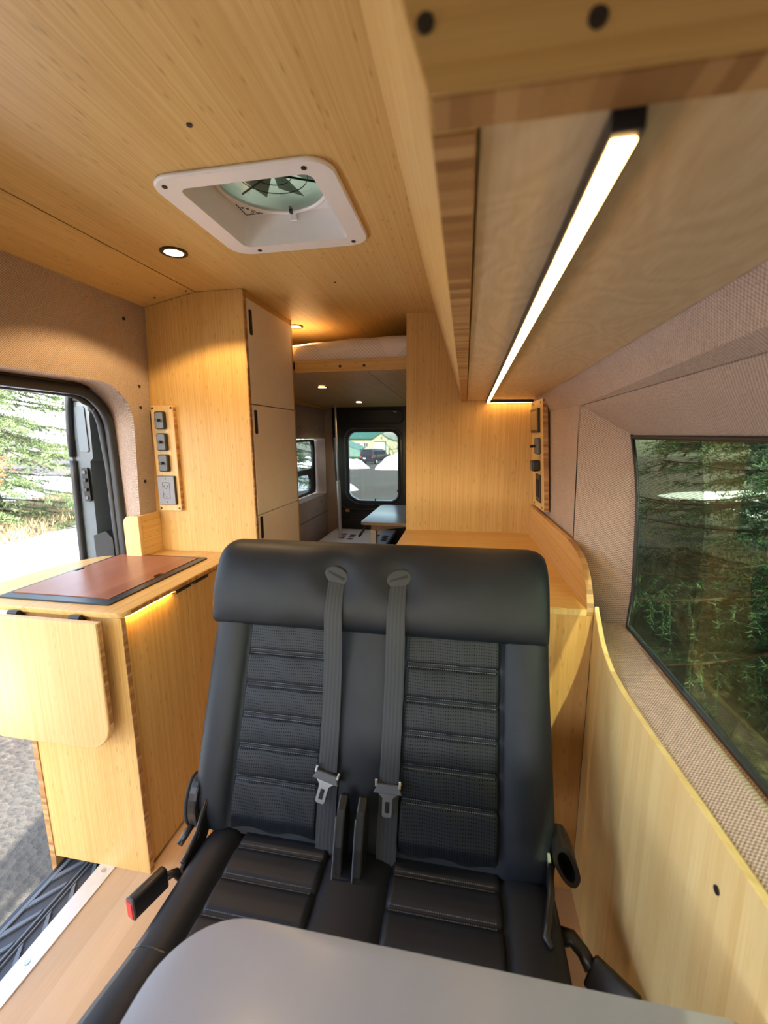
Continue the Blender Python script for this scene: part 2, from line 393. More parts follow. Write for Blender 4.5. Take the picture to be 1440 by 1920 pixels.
for (x, y, z) in ((-1.288, 1.54, 1.815), (-1.30, 1.60, 1.573), (-1.303, 1.60, 1.49), (-1.316, 1.60, 1.19)):
    part('screw', disc((WL(z), y, z), (1, 0, 0), 0.006, 0.003, 10), M['screw'], wl)

# sliding-door aperture: body pillar, seal
t1 = thing('trim_1', 'dark painted body pillar and black rubber seal round the sliding door opening', None, (-1.42, 1.6, 0), kind='structure')
sp = [(-1.40, 1.552, -0.05), (-1.40, 1.545, 0.6), (-1.405, 1.55, 1.0), (-1.41, 1.555, 1.25)]
for i in range(9):
    a = PI / 2 * i / 8; sp.append((-1.41, 1.40 + 0.15 * math.cos(a), 1.395 + 0.15 * math.sin(a)))
sp += [(-1.40, 0.9, 1.548), (-1.40, 0.3, 1.552)]
part('rubber_seal', tube(sp, 0.019, 10), M['rubber'], t1, smooth=180)
sp2 = [(p[0] - 0.028, p[1] - 0.012 if i > 3 else p[1] - 0.004, p[2] - (0.012 if i > 8 else 0)) for i, p in enumerate(sp)]
part('seal_lip', tube(sp2, 0.013, 8), M['rubber'], t1, smooth=180)
part('pillar', loft([[(-1.41, 1.585, z), (-1.445, 1.575, z), (-1.47, 1.60, z), (-1.50, 1.72, z), (-1.50, 1.80, z), (-1.41, 1.80, z)] for z in (-0.1, 1.62)]), M['paint_in'], t1)
part('door_header', loft([[(-1.405, y, 1.60), (-1.405, y, 1.552), (-1.44, y, 1.545), (-1.47, y, 1.56), (-1.50, y, 1.60)] for y in (0.0, 1.8)]), M['paint_in'], t1)
part('track_bracket', box(-1.46, -1.425, 1.50, 1.56, 1.47, 1.53, 0.006), M['blk'], t1)
part('bolt', disc((-1.455, 1.574, 1.40), (0, -1, 0), 0.012, 0.01), M['chrome'], t1)
part('bolt', disc((-1.455, 1.574, 1.46), (0, -1, 0), 0.010, 0.01), M['blk'], t1)
part('striker_slot', plate(rrect(-1.458, -1.446, 1.20, 1.26, 0.006), 1.567, 1.575, FY), M['blk_matte'], t1)
part('striker_slot', plate(rrect(-1.466, -1.454, 0.98, 1.06, 0.006), 1.585, 1.595, FY), M['blk_matte'], t1)
part('door_bumper', loft([[(-1.53, y, 0.70), (-1.44, y, 0.70), (-1.44, y, 0.955), (-1.47, y, 0.985), (-1.53, y, 0.965)] for y in (1.53, 1.62)]), M['blk'], t1)

# open sliding door seen edge-on
d1 = thing('door_1', 'dark grey sliding door slid open, its latched edge facing the step', None, (-1.6, 1.6, 0), kind='structure')
def doorsec(z):
    bow = 0.05 * max(0, 1.2 - abs(z - 0.5)) * 0.6
    xo = -1.66 - bow; t = 0.10 if z < 1.28 else 0.115
    if z > 1.45: xo += (z - 1.45) * 0.15
    return [(xo, 1.60, z), (xo + 0.012, 1.588, z), (xo + 0.028, 1.588, z), (xo + 0.034, 1.598, z), (xo + t, 1.602, z), (xo + t + 0.012, 1.66, z), (xo + t + 0.012, 2.75, z), (xo, 2.75, z)]
part('door_slab', loft([doorsec(z) for z in (-0.2, 0.1, 0.4, 0.7, 0.95, 1.15, 1.27, 1.285, 1.45, 1.52, 1.60)]), M['paint'], d1, smooth=35)
part('edge_seal', tube([(doorsec(z)[0][0] + 0.030, 1.586, z) for z in (-0.2, 0.2, 0.5, 0.8, 1.0, 1.2, 1.275)], 0.013, 8), M['rubber'], d1, smooth=180)
part('edge_seal', tube([(doorsec(z)[0][0] + 0.028, 1.586, z) for z in (1.29, 1.4, 1.5, 1.59)], 0.012, 8), M['rubber'], d1, smooth=180)
part('edge_recess', plate(rrect(-1.615, -1.568, 1.31, 1.50, 0.01), 1.596, 1.600, FY, bev=0.002), M['alu_blue'], d1)
lp = part('latch', plate(rrect(-1.607, -1.577, 1.10, 1.245, 0.008), 1.585, 1.598, FY, bev=0.003), M['blk'], d1)
part('bolt', disc((-1.592, 1.586, 1.226), (0, -1, 0), 0.008, 0.006), M['grey'], lp)
part('bolt', disc((-1.592, 1.586, 1.116), (0, -1, 0), 0.008, 0.006), M['grey'], lp)
part('latch_jaw', box(-1.602, -1.58, 1.572, 1.588, 1.185, 1.20, 0.003), M['sinkframe'], lp)
part('latch_jaw', box(-1.602, -1.58, 1.572, 1.588, 1.145, 1.16, 0.003), M['sinkframe'], lp)
part('upper_guide', box(-1.625, -1.585, 1.59, 1.66, 1.52, 1.56, 0.005), M['blk'], d1)

# right wall: fabric, header, window niche
wr = thing('wall_right', 'tan woven fabric wall around the side window', None, (0.36, 0, 0), kind='structure')
part('wall_panel', quad_slab([(0.366, 1.445, 0.80), (0.342, 2.16, 0.80), (0.300, 2.16, 1.458), (0.340, 1.445, 1.458)], 0.012), M['fab_yz'], wr)
part('header_panel', quad_slab([(0.345, Y0, 1.480), (0.342, 1.445, 1.457), (0.295, 1.445, 1.536), (0.232, Y0, 1.536)], 0.010), M['fab_yz'], wr)
part('header_panel', quad_slab([(0.342, 1.445, 1.457), (0.302, 2.16, 1.457), (0.297, 2.16, 1.536), (0.295, 1.445, 1.536)], 0.010), M['fab_yz'], wr)
part('window_head', quad_slab([(0.345, -0.8, 1.474), (0.345, 1.445, 1.456), (0.452, 1.312, 1.366), (0.452, -0.8, 1.362)], -0.010), M['fab_yx'], wr)
ge = [(1.315, 1.368), (1.268, 1.285), (1.237, 1.205), (1.222, 1.103), (1.208, 0.957), (1.221, 0.851), (1.235, 0.72)]
we = [(1.447, 1.459), (1.446, 1.36), (1.445, 1.26), (1.446, 1.13), (1.447, 0.98), (1.449, 0.80), (1.449, 0.70)]
part('window_jamb', loft([[(0.343 + 0.02 * max(0, (1.459 - b[1])) , b[0], b[1]), (0.397, (a[0] + b[0]) / 2, (a[1] + b[1]) / 2), (0.452, a[0], a[1])] for a, b in zip(ge, we)], cap=False, closed=False), M['fab_xz'], wr, smooth=60)
part('window_sill', quad_slab([(0.362, -0.8, 0.904), (0.362, 1.46, 0.784), (0.452, 1.225, 0.852), (0.452, -0.8, 0.842)], 0.012), M['fab_yx'], wr)
part('jamb_front', quad_slab([(0.345, -0.82, 0.80), (0.46, -0.8, 0.80), (0.46, -0.8, 1.48), (0.345, -0.82, 1.48)], 0.012), M['fab_xz'], wr)
part('jamb_seam', tube([(0.3425 + 0.02 * max(0, 1.459 - z) - 0.0005, 1.452, z) for z in (1.455, 1.2, 1.0)], 0.0016, 6), M['blk_matte'], wr)
part('rear_panel', box(0.335, 0.36, 2.16, Y1, 0, 1.95), M['fab_yz'], wr)
part('cab_panel', box(0.36, 0.38, Y0, -0.82, 0, 0.9, bm=box(0.36, 0.38, Y0, -1.3, 0.9, 1.6)), M['fab_yz'], wr)
part('upper_panel', box(0.30, 0.38, Y0, Y1, 1.57, 1.96), M['fab_yz'], wr)
part('outer_skin', box(0.455, 0.47, Y0, Y1, -0.3, 0.84), M['paint_in'], wr)
part('outer_skin', box(0.40, 0.47, 1.50, Y1, 0.84, 1.96), M['paint_in'], wr)
part('outer_skin', box(0.455, 0.47, Y0, 1.50, 1.37, 1.96), M['paint_in'], wr)

w1 = thing('window_1', 'large dark tinted side window looking onto spruce branches', None, (0.455, 0.5, 1.1), kind='structure')
ge = ge[:-1]
GY = [(-0.8, 0.842), (-0.8, 1.362)] + ge
def xg(y, z): return 0.4535
part('pane', plate(GY, 0.4535, 0.4575, FX), M['glass_dark'], w1)
gk = [(0.450, y - 0.004, z) for y, z in ge]
part('gasket', tube([(0.450, -0.79, 1.357), (0.450, 1.30, 1.362)] + gk + [(0.450, 0.6, 0.849), (0.450, -0.79, 0.845)], 0.0055, 8), M['rubber'], w1, smooth=180)
ms = bpy.data.materials.new('insect_mesh'); ms.use_nodes = True; nt = ms.node_tree; nt.nodes.clear()
o_, s_ = xyz(nt); k_ = 2 * PI / 0.0035
thr = val(nt, 'MAXIMUM', val(nt, 'GREATER_THAN', val(nt, 'SINE', val(nt, 'MULTIPLY', s_[1], k_)), 0.90), val(nt, 'GREATER_THAN', val(nt, 'SINE', val(nt, 'MULTIPLY', s_[2], k_)), 0.92))
tr_ = nd(nt, 'ShaderNodeBsdfTransparent'); df_ = nd(nt, 'ShaderNodeBsdfDiffuse'); df_.inputs[0].default_value = (0.02, 0.02, 0.02, 1); mx_ = nd(nt, 'ShaderNodeMixShader')
lk(nt, thr, mx_.inputs[0]); lk(nt, tr_.outputs[0], mx_.inputs[1]); lk(nt, df_.outputs[0], mx_.inputs[2]); ou_ = nd(nt, 'ShaderNodeOutputMaterial'); lk(nt, mx_.outputs[0], ou_.inputs[0])
M['mesh'] = ms
part('insect_screen', plate([(0.90, 0.845), (1.212, 0.851)] + [(y - 0.004, z - 0.002) for y, z in ge[::-1]][1:] + [(0.945, 1.363), (0.895, 1.2)], 0.447, 0.4475, FX), ms, w1, 'fine dark mesh screen over half the window')

# bamboo wainscot
wt = [(1.186, 0.0), (1.186, 0.915), (1.182, 0.905), (1.158, 0.886), (1.125, 0.855), (1.085, 0.832), (1.03, 0.816), (0.95, 0.811), (0.8, 0.818), (0.65, 0.827), (0.5, 0.836), (0.2, 0.852), (-1.2, 0.90), (-1.2, 0.0)]
t2 = thing('trim_2', 'tall pale bamboo panel with a curved top edge under the side window', None, (0.355, 0.6, 0), kind='structure')
part('panel', plate(wt, 0.352, 0.364, FX, bev=0.002), M['bam_wains'], t2)
part('screw', disc((0.352, 0.565, 0.759), (-1, 0, 0), 0.006, 0.002, 12), M['screw'], t2)

# partition behind the bench, rear doors, left rear wall
wb = struct('wall_back', box(-0.283, 0.345, 2.123, 2.143, 0.0, 1.93, 0.001), M['bam_z'], 'upright grained bamboo partition standing behind the bench ledge')
wlr = thing('wall_rear_left', 'taupe fabric rear wall beyond the tall locker with a small window', None, (-1.35, 3, 0), kind='structure')
part('wall_panel', plate([(1.70, 0), (Y1, 0), (Y1, 1.9), (1.70, 1.9)], -1.345, -1.33, FX, [rrect(2.7, 4.06, 0.82, 1.35, 0.02, 3)]), M['fab_yz'], wlr)
part('niche', reveal(rrect(2.7, 4.06, 0.82, 1.35, 0.02, 3) + [rrect(2.7, 4.06, 0.82, 1.35, 0.02, 3)[0]], lambda z: -1.33, -1.45), M['fab_rv'], wlr)
part('wall_column', loft([[(-1.33, 4.08, z), (-1.25 - 0.03 * (z > 1), 4.15, z), (-1.33, 4.19, z)] for z in (0, 0.7, 1.3, 1.65)]), M['fab_yz'], wlr)
part('seam_groove', box(-1.330, -1.328, 2.2, 4.08, 0.643, 0.647), M['blk_matte'], wlr)
for (y, z) in ((3.4, 1.45), (3.9, 1.44), (3.9, 0.76), (3.75, 0.70), (3.75, 0.55), (4.12, 1.25)):
    part('screw', disc((-1.33, y, z), (1, 0, 0), 0.006, 0.003, 8), M['screw'], wlr)
w2 = thing('window_2', 'small black framed rear side window with a lower sliding pane', None, (-1.43, 3.4, 1.1), kind='structure')
o2 = rrect(2.72, 4.04, 0.83, 1.34, 0.03, 3); p2a = rrect(2.76, 3.99, 1.07, 1.32, 0.05); p2b = rrect(2.76, 3.90, 0.86, 1.02, 0.05)
part('window_frame', plate(o2, -1.45, -1.43, FX, [p2a, p2b]), M['blk'], w2)
part('pane', plate(rrect(2.75, 4.0, 1.06, 1.33, 0.04), -1.444, -1.441, FX), M['glass_clear'], w2)
part('pane', plate(rrect(2.75, 3.91, 0.85, 1.03, 0.04), -1.444, -1.441, FX), M['glass_clear'], w2)
part('outer_frame', tube([(-1.428, y, z) for y, z in rrect(2.75, 4.01, 0.85, 1.33, 0.05)], 0.010, 6, closed=True), M['rubber'], w2, smooth=180)

d2 = thing('door_2', 'black rear cargo door with a tall rounded window', None, (-0.85, 4.17, 0.3), kind='structure')
win = rrect(-1.126, -0.627, 0.738, 1.41, 0.085, 6, (1, 1, 0, 1)); win = [p for p in win]
ii = win.index((-1.126, 0.738)); win[ii:ii + 1] = [(-1.126, 0.83), (-1.10, 0.78), (-1.03, 0.742), (-1.0, 0.738)]
part('door_panel', plate(rrect(-1.27, -0.50, 0.05, 1.66, 0.06, 4), 4.15, 4.20, FY, [win]), M['paint_in'], d2)
big = [(-0.8765 + (x + 0.8765) * 1.10, 1.074 + (z - 1.074) * 1.08) for x, z in win]
part('window_gasket', tube([(x, 4.143, z) for x, z in [(-0.8765 + (x + 0.8765) * 1.04, 1.074 + (z - 1.074) * 1.035) for x, z in win]], 0.017, 8, closed=True), M['rubber'], d2, smooth=180)
part('window_rim', tube([(x, 4.146, z) for x, z in big], 0.012, 8, closed=True), M['paint'], d2, smooth=180)
part('pane', plate([(-0.8765 + (x + 0.8765) * 1.01, 1.074 + (z - 1.074) * 1.01) for x, z in win], 4.17, 4.174, FY), M['glass_clear'], d2)
part('upper_recess', tube([(x, 4.148, z) for x, z in rrect(-1.12, -0.58, 1.49, 1.615, 0.05)], 0.006, 6, closed=True), M['blk_matte'], d2, smooth=180)
part('lower_trim', plate(rrect(-1.24, -0.52, 0.10, 0.55, 0.03), 4.125, 4.15, FY, bev=0.006), M['blk'], d2)
part('trim_lip', tube([(-1.2, 4.14, 0.70), (-1.16, 4.135, 0.665), (-1.0, 4.13, 0.655), (-0.80, 4.13, 0.655), (-0.76, 4.13, 0.63), (-0.73, 4.135, 0.60)], 0.012, 8), M['paint_in'], d2, smooth=180)
lam = part('reflector', plate(rrect(-1.175, -1.105, 0.615, 0.665, 0.006), 4.135, 4.15, FY, bev=0.003), M['blk'], d2)
part('lens', plate(rrect(-1.160, -1.120, 0.625, 0.656, 0.003), 4.13, 4.136, FY), M['amber'], lam, 'amber reflector lens')
part('wiper_lever', tube([(-0.855, 4.14, 0.68), (-0.855, 4.135, 0.765)], 0.006, 6), M['blk'], d2)
part('hinge', box(-1.235, -1.20, 4.13, 4.16, 1.38, 1.44, 0.005), M['paint_in'], d2)
part('hinge', box(-0.64, -0.60, 4.13, 4.16, 0.83, 0.86, 0.005), M['paint_in'], d2)
struct('wall_rear', plate([(-1.5, -0.1), (0.45, -0.1), (0.45, 1.96), (-1.5, 1.96)], 4.20, 4.23, FY, [rrect(-1.2, -0.55, 0.3, 1.5, 0.05, 3)]), M['paint_in'], 'black painted rear body behind the cargo door')
struct('roof', plate([(-1.5, Y0), (0.5, Y0), (0.5, Y1), (-1.5, Y1)], 2.085, 2.10, FZ, [fan_hole]), M['paint_in'], 'dark outer roof skin of the van')  # unseen slab added so the van's shadow reaches further over the gravel
struct('wall_front', plate([(-1.5, -0.3), (0.45, -0.3), (0.45, 1.96), (-1.5, 1.96)], Y0 - 0.03, Y0, FY, [rrect(-1.34, 0.34, 0.98, 1.28, 0.06, 3)]), M['paint_in'], 'unseen cab front, its windscreen opening narrowed to hold back sun')  # out of view; low opening shaped to keep sun off the floor

# step well: aluminium strip, ribbed mat
t3 = thing('trim_3', 'flat aluminium threshold strip along the floor edge at the step', None, (-1.1, 0.8, 0), kind='structure')
part('strip', box(-1.134, -1.078, -0.3, 1.655, -0.02, 0.004, 0.001), M['alu'], t3)
for y in (0.37, 0.735, 0.985): part('screw', disc((-1.106, y, 0.004), (0, 0, 1), 0.007, 0.002, 12), M['chrome'], t3)
sm = thing('step_mat', 'dark ribbed rubber mat in the step well below the sliding door', 'mat', (-1.2, 0.7, -0.035))
part('mat_sheet', box(-1.285, -1.134, -0.3, 1.56, -0.06, -0.035), M['mat'], sm)
part('edge_rib', box(-1.212, -1.206, -0.3, 1.5, -0.036, -0.029, 0.001), M['rib'], sm)
part('edge_rib', box(-1.196, -1.192, -0.3, 1.5, -0.036, -0.029, 0.001), M['rib'], sm)
part('edge_rib', box(-1.285, -1.272, -0.3, 1.5, -0.036, -0.029, 0.001), M['rib'], sm)
r_a = part('rib', quad_slab([(-1.27, -0.24, -0.034), (-1.216, -0.16, -0.034), (-1.216, -0.145, -0.034), (-1.27, -0.215, -0.034)], 0.006), M['rib'], sm)
r_b = part('rib', quad_slab([(-1.188, -0.16, -0.034), (-1.137, -0.24, -0.034), (-1.137, -0.215, -0.034), (-1.188, -0.145, -0.034)], 0.006), M['rib'], sm)
for k in range(1, 20):
    for r_ in (r_a, r_b):
        c = r_.copy(); COL.objects.link(c); c.parent = sm; c.location = (0, 0.085 * k, 0)
struct('trim_4', box(-1.304, -1.286, -1.2, 1.8, -0.35, -0.033, 0.004), M['paint_in'], 'dark painted outer sill below the step mat')

# ------------------------------------------------------------------ bench seat
SB = (-0.21, 0.75, 0.0)
bench = thing('bench_seat', 'black leather two-person bench seat with twin seat belts', 'seat', SB)
def BP(u, v, w): return Vector((u, 0.852 + 0.368 * v - 0.930 * w, 0.40 + 0.930 * v + 0.368 * w))
BPF = (BP(0, 0, 0), Vector((1, 0, 0)), Vector((0, 0.368, 0.930)), Vector((0, -0.930, 0.368)))
def lerp(a, b, t): return a + (b - a) * t
def sm01(t): t = max(0, min(1, t)); return t * t * (3 - 2 * t)
def uL(v): return -0.668 + 0.045 * sm01((0.07 - v) / 0.09)
def uR(v): return 0.222 - 0.010 * sm01(v / 0.5) - 0.01 * sm01((0.05 - v) / 0.08)
PL, PR = (-0.569, -0.325), (-0.142, 0.104)
rings = []
for j in range(23):
    v = -0.01 + 0.525 * j / 22
    l, r = uL(v), uR(v); e = 0.012 * math.sin(min(1, max(0, (v + 0.01) / 0.05)) * PI / 2) - 0.012
    sec = [(l, -0.075), (l - 0.002, -0.03), (l + 0.001, 0.0), (l + 0.012, 0.014 + e), (l + 0.035, 0.020 + e), (PL[0] - 0.012, 0.019 + e), (PL[0] - 0.003, 0.006), (PL[0] + 0.006, -0.002),
           (PL[1] - 0.006, -0.002), (PL[1] + 0.003, 0.004), (PL[1] + 0.02, 0.010 + e), (PR[0] - 0.02, 0.010 + e), (PR[0] - 0.003, 0.004), (PR[0] + 0.006, -0.002),
           (PR[1] - 0.006, -0.002), (PR[1] + 0.003, 0.006), (PR[1] + 0.012, 0.019 + e), (r - 0.035, 0.020 + e), (r - 0.012, 0.014 + e), (r - 0.001, 0.0), (r + 0.002, -0.03), (r, -0.075)]
    rings.append([BP(u, v, w) for u, w in sec])
part('backrest', loft(rings), M['lth'], bench, smooth=60)
GV = [0.430, 0.349, 0.272, 0.197, 0.121]
def groove_h(v, gs, wid=0.016):
    d = min(abs(v - g) for g in gs)
    return -0.0060 * math.exp(-(d / (wid * 0.38)) ** 2) + 0.0022 * (1 - math.exp(-(d / 0.03) ** 2))
def back_panel(u0, u1, puff=1.0):
    def fn(a, b):
        u = lerp(u0, u1, a); v = lerp(-0.004, 0.515, b)
        ed = min(a, 1 - a) * (u1 - u0); e = sm01(ed / 0.012)
        bot = sm01((v + 0.004) / 0.045)
        w = -0.012 + e * (0.022 + groove_h(v, GV)) * (0.35 + 0.65 * bot)
        w += 0.0012 * math.sin(u * 53 + v * 31) * e
        return BP(u, v, w)
    return grid(fn, 40, 130)
part('back_panel', back_panel(*PL), M['lth_perf'], bench, 'perforated leather panel with cross seams', smooth=180)
part('back_panel', back_panel(*PR), M['lth_perf'], bench, 'perforated leather panel with cross seams', smooth=180)
# stitches along the seams
stb = bmesh.new()
for (u0, u1) in (PL, PR):
    for g in GV:
        for s in (-1, 1):
            n = int((u1 - u0 - 0.03) / 0.0048)
            for i in range(n):
                u = u0 + 0.015 + i * 0.0048; v = g + s * 0.0048
                hh = 0.0102 + groove_h(v, GV)
                box(u, u + 0.0030, v - 0.0005 * 1, v + 0.0011, hh, hh + 0.0009, bm=stb, fr=BPF)
part('stitching', stb, plain('grey_thread', (0.12, 0.135, 0.155), 0.6), bench, 'grey double stitching', kind='stuff')
# headrest roll
HS = [(0.497, 0.004), (0.500, 0.020), (0.512, 0.036), (0.54, 0.047), (0.585, 0.054), (0.635, 0.055), (0.68, 0.047), (0.712, 0.030), (0.730, 0.004), (0.735, -0.025), (0.727, -0.058), (0.70, -0.082), (0.65, -0.09), (0.56, -0.09), (0.50, -0.08), (0.495, -0.03)]
def crom(P, n):
    out = []; k = len(P)
    for i in range(k):
        p0, p1, p2, p3 = (P[(i + j - 1) % k] for j in range(4))
        for s in range(n):
            t = s / n
            out.append(tuple(0.5 * (2 * b + (c - a) * t + (2 * a - 5 * b + 4 * c - d) * t * t + (3 * b - a - 3 * c + d) * t ** 3) for a, b, c, d in zip(p0, p1, p2, p3)))
    return out
HS = crom(HS, 3)
HL, HR = -0.668, 0.208
us = [0, 0.004, 0.012, 0.024, 0.04] + [0.04 + (HR - HL - 0.08) * i / 44 for i in range(1, 44)] + [HR - HL - x for x in (0.04, 0.024, 0.012, 0.004, 0)]
rings = []
for d in us:
    u = HL + d; e = min(d, HR - HL - d); s = (0.0 if e <= 0 else math.sqrt(max(0, 1 - (1 - min(1, e / 0.045)) ** 2)))
    k = 0.80 + 0.20 * s; ring = []
    for v, w in HS:
        vv = 0.50 + (v - 0.50) * (0.86 + 0.14 * s); ww = -0.02 + (w + 0.02) * k
        if w > 0:
            for (gu, gv) in ((-0.322, 0.640), (-0.158, 0.640)):
                ww -= 0.020 * math.exp(-((u - gu) / 0.045) ** 2 - ((v - gv) / 0.05) ** 2)
            ww += 0.0006 * math.sin(u * 40) * math.sin(v * 60)
        ring.append(BP(u, vv, ww))
    rings.append(ring)
hr = part('headrest', loft(rings), M['lth'], bench, 'wide rolled leather headrest', smooth=180)
# cushion
CL, CR = (-0.525, -0.287), (-0.148, 0.107)
ch = 0.402
rings = []
for j in range(27):
    y = 0.90 - 0.56 * j / 26
    drop = 0.0 if y > 0.46 else -0.10 * ((0.46 - y) / 0.12) ** 2
    rise = -0.02 * sm01((y - 0.80) / 0.10)
    zz = ch + drop + rise; fl_ = 0.018 * sm01((0.62 - y) / 0.2)
    l, r = -0.607 - fl_, 0.212 + fl_
    sec = [(l + 0.02, 0.27), (l - 0.006, 0.29), (l - 0.010, zz - 0.045), (l - 0.002, zz - 0.012), (l + 0.018, zz + 0.004), (l + 0.045, zz + 0.008), (CL[0] - 0.010, zz + 0.004), (CL[0] - 0.002, zz - 0.004), (CL[0] + 0.006, zz - 0.012),
           (CL[1] - 0.006, zz - 0.012), (CL[1] + 0.002, zz - 0.004), (CL[1] + 0.02, zz + 0.002), (CR[0] - 0.02, zz + 0.002), (CR[0] - 0.002, zz - 0.004), (CR[0] + 0.006, zz - 0.012),
           (CR[1] - 0.006, zz - 0.012), (CR[1] + 0.002, zz - 0.004), (CR[1] + 0.010, zz + 0.004), (r - 0.045, zz + 0.008), (r - 0.018, zz + 0.004), (r + 0.002, zz - 0.012), (r + 0.010, zz - 0.045), (r + 0.006, 0.29), (r - 0.02, 0.27)]
    rings.append([(x, y, z) for x, z in sec])
part('cushion', loft(rings), M['lth'], bench, smooth=60)
CG = [0.812, 0.738, 0.660, 0.585, 0.51]
def cush_panel(x0, x1):
    def fn(a, b):
        x = lerp(x0, x1, a); y = lerp(0.885, 0.40, b); ed = min(a, 1 - a) * (x1 - x0); e = sm01(ed / 0.012)
        drop = 0.0 if y > 0.46 else -0.10 * ((0.46 - y) / 0.12) ** 2
        return Vector((x, y, ch + drop - 0.022 - 0.02 * sm01((y - 0.80) / 0.10) + e * (0.024 + groove_h(y, CG, 0.02))))
    return grid(fn, 36, 110)
part('cushion_panel', cush_panel(*CL), M['lth'], bench, smooth=180)
part('cushion_panel', cush_panel(*CR), M['lth'], bench, smooth=180)
stb = bmesh.new()
for (u0, u1) in (CL, CR):
    for g in CG[:4]:
        for s in (-1, 1):
            for i in range(int((u1 - u0 - 0.03) / 0.0048)):
                x = u0 + 0.015 + i * 0.0048; y = g + s * 0.0055
                hh = ch + 0.0021 + groove_h(y, CG, 0.02) - 0.02 * sm01((y - 0.80) / 0.10)
                box(x, x + 0.003, y - 0.0006, y + 0.0010, hh, hh + 0.0009, bm=stb)
part('stitching', stb, bpy.data.materials['grey_thread'], bench, 'grey double stitching', kind='stuff')
# cover seam across the left side of the cushion
part('seam', tube([(-0.6185, 0.582, 0.33), (-0.6185, 0.582, 0.357), (-0.611, 0.581, 0.390), (-0.591, 0.580, 0.406), (-0.564, 0.579, 0.410), (-0.537, 0.578, 0.4065)], 0.0016, 6), M['blk'], bench)
# frame and legs
part('seat_frame', box(-0.56, 0.16, 0.42, 0.92, 0.22, 0.275, 0.01), M['blk_matte'], bench)
for x in (-0.54, 0.10):
    for y in (0.45, 0.83):
        part('leg', box(x, x + 0.05, y, y + 0.05, 0.0, 0.23, 0.006), M['blk_matte'], bench)
part('floor_rail', box(-0.545, -0.485, 0.38, 0.95, 0.0, 0.02, 0.003), M['blk_matte'], bench)
part('floor_rail', box(0.095, 0.155, 0.38, 0.95, 0.0, 0.02, 0.003), M['blk_matte'], bench)
# recliner hardware, left and right
def shell(pts, x0, x1, mat, nm, lbl=None):
    return part(nm, plate(pts, x0, x1, FX, bev=0.006), mat, bench, lbl)
ov = lambda cy, cz, ry, rz, rot: ellipse(cy, cz, ry, rz, 26, rot)
rc = shell(ov(0.880, 0.440, 0.038, 0.066, -0.25), -0.672, -0.645, M['blk'], 'recliner_cover')
part('cover_lip', tube([(-0.674, y, z) for y, z in ov(0.880, 0.440, 0.035, 0.062, -0.25)], 0.005, 6, closed=True), M['blk_matte'], rc, smooth=180)
part('recliner_lever', tube([(-0.658, 0.86, 0.40), (-0.668, 0.835, 0.385), (-0.675, 0.81, 0.37)], [0.007, 0.009, 0.008], 8), M['blk'], bench, smooth=180)
part('hinge_bracket', plate([(0.885, 0.42), (0.84, 0.37), (0.745, 0.36), (0.745, 0.385), (0.81, 0.405), (0.86, 0.47), (0.89, 0.48)], -0.628, -0.618, FX, bev=0.002), M['blk'], bench)
part('bracket_trim', tube([(-0.624, 0.860, 0.465), (-0.624, 0.815, 0.415), (-0.622, 0.772, 0.398), (-0.620, 0.748, 0.400)], [0.005, 0.006, 0.007, 0.005], 8), M['blk'], bench, smooth=180)
rr_o = [(0.215, 0.495), (0.232, 0.500), (0.245, 0.487), (0.262, 0.450), (0.268, 0.425), (0.262, 0.405), (0.250, 0.402), (0.234, 0.415), (0.215, 0.448), (0.208, 0.475)]
rr_i = [(0.221, 0.485), (0.231, 0.488), (0.240, 0.477), (0.254, 0.446), (0.257, 0.428), (0.254, 0.416), (0.247, 0.415), (0.237, 0.425), (0.222, 0.452), (0.217, 0.473)]
rc2 = part('recliner_cover', plate(crom(rr_o, 3), 0.845, 0.905, FY, [crom(rr_i, 3)]), M['blk'], bench, smooth=40)
part('cover_back', plate(crom(rr_i, 3), 0.895, 0.903, FY), M['blk_matte'], rc2)
part('hinge_bracket', plate([(0.885, 0.42), (0.84, 0.37), (0.73, 0.35), (0.73, 0.385), (0.81, 0.41), (0.86, 0.465), (0.89, 0.475)], 0.198, 0.208, FX, bev=0.002), M['blk'], bench)
part('bracket_trim', tube([(0.206, 0.862, 0.452), (0.200, 0.805, 0.424), (0.186, 0.755, 0.416), (0.178, 0.725, 0.414), (0.186, 0.712, 0.410)], [0.006, 0.008, 0.008, 0.008, 0.006], 8), M['blk'], bench, smooth=180)
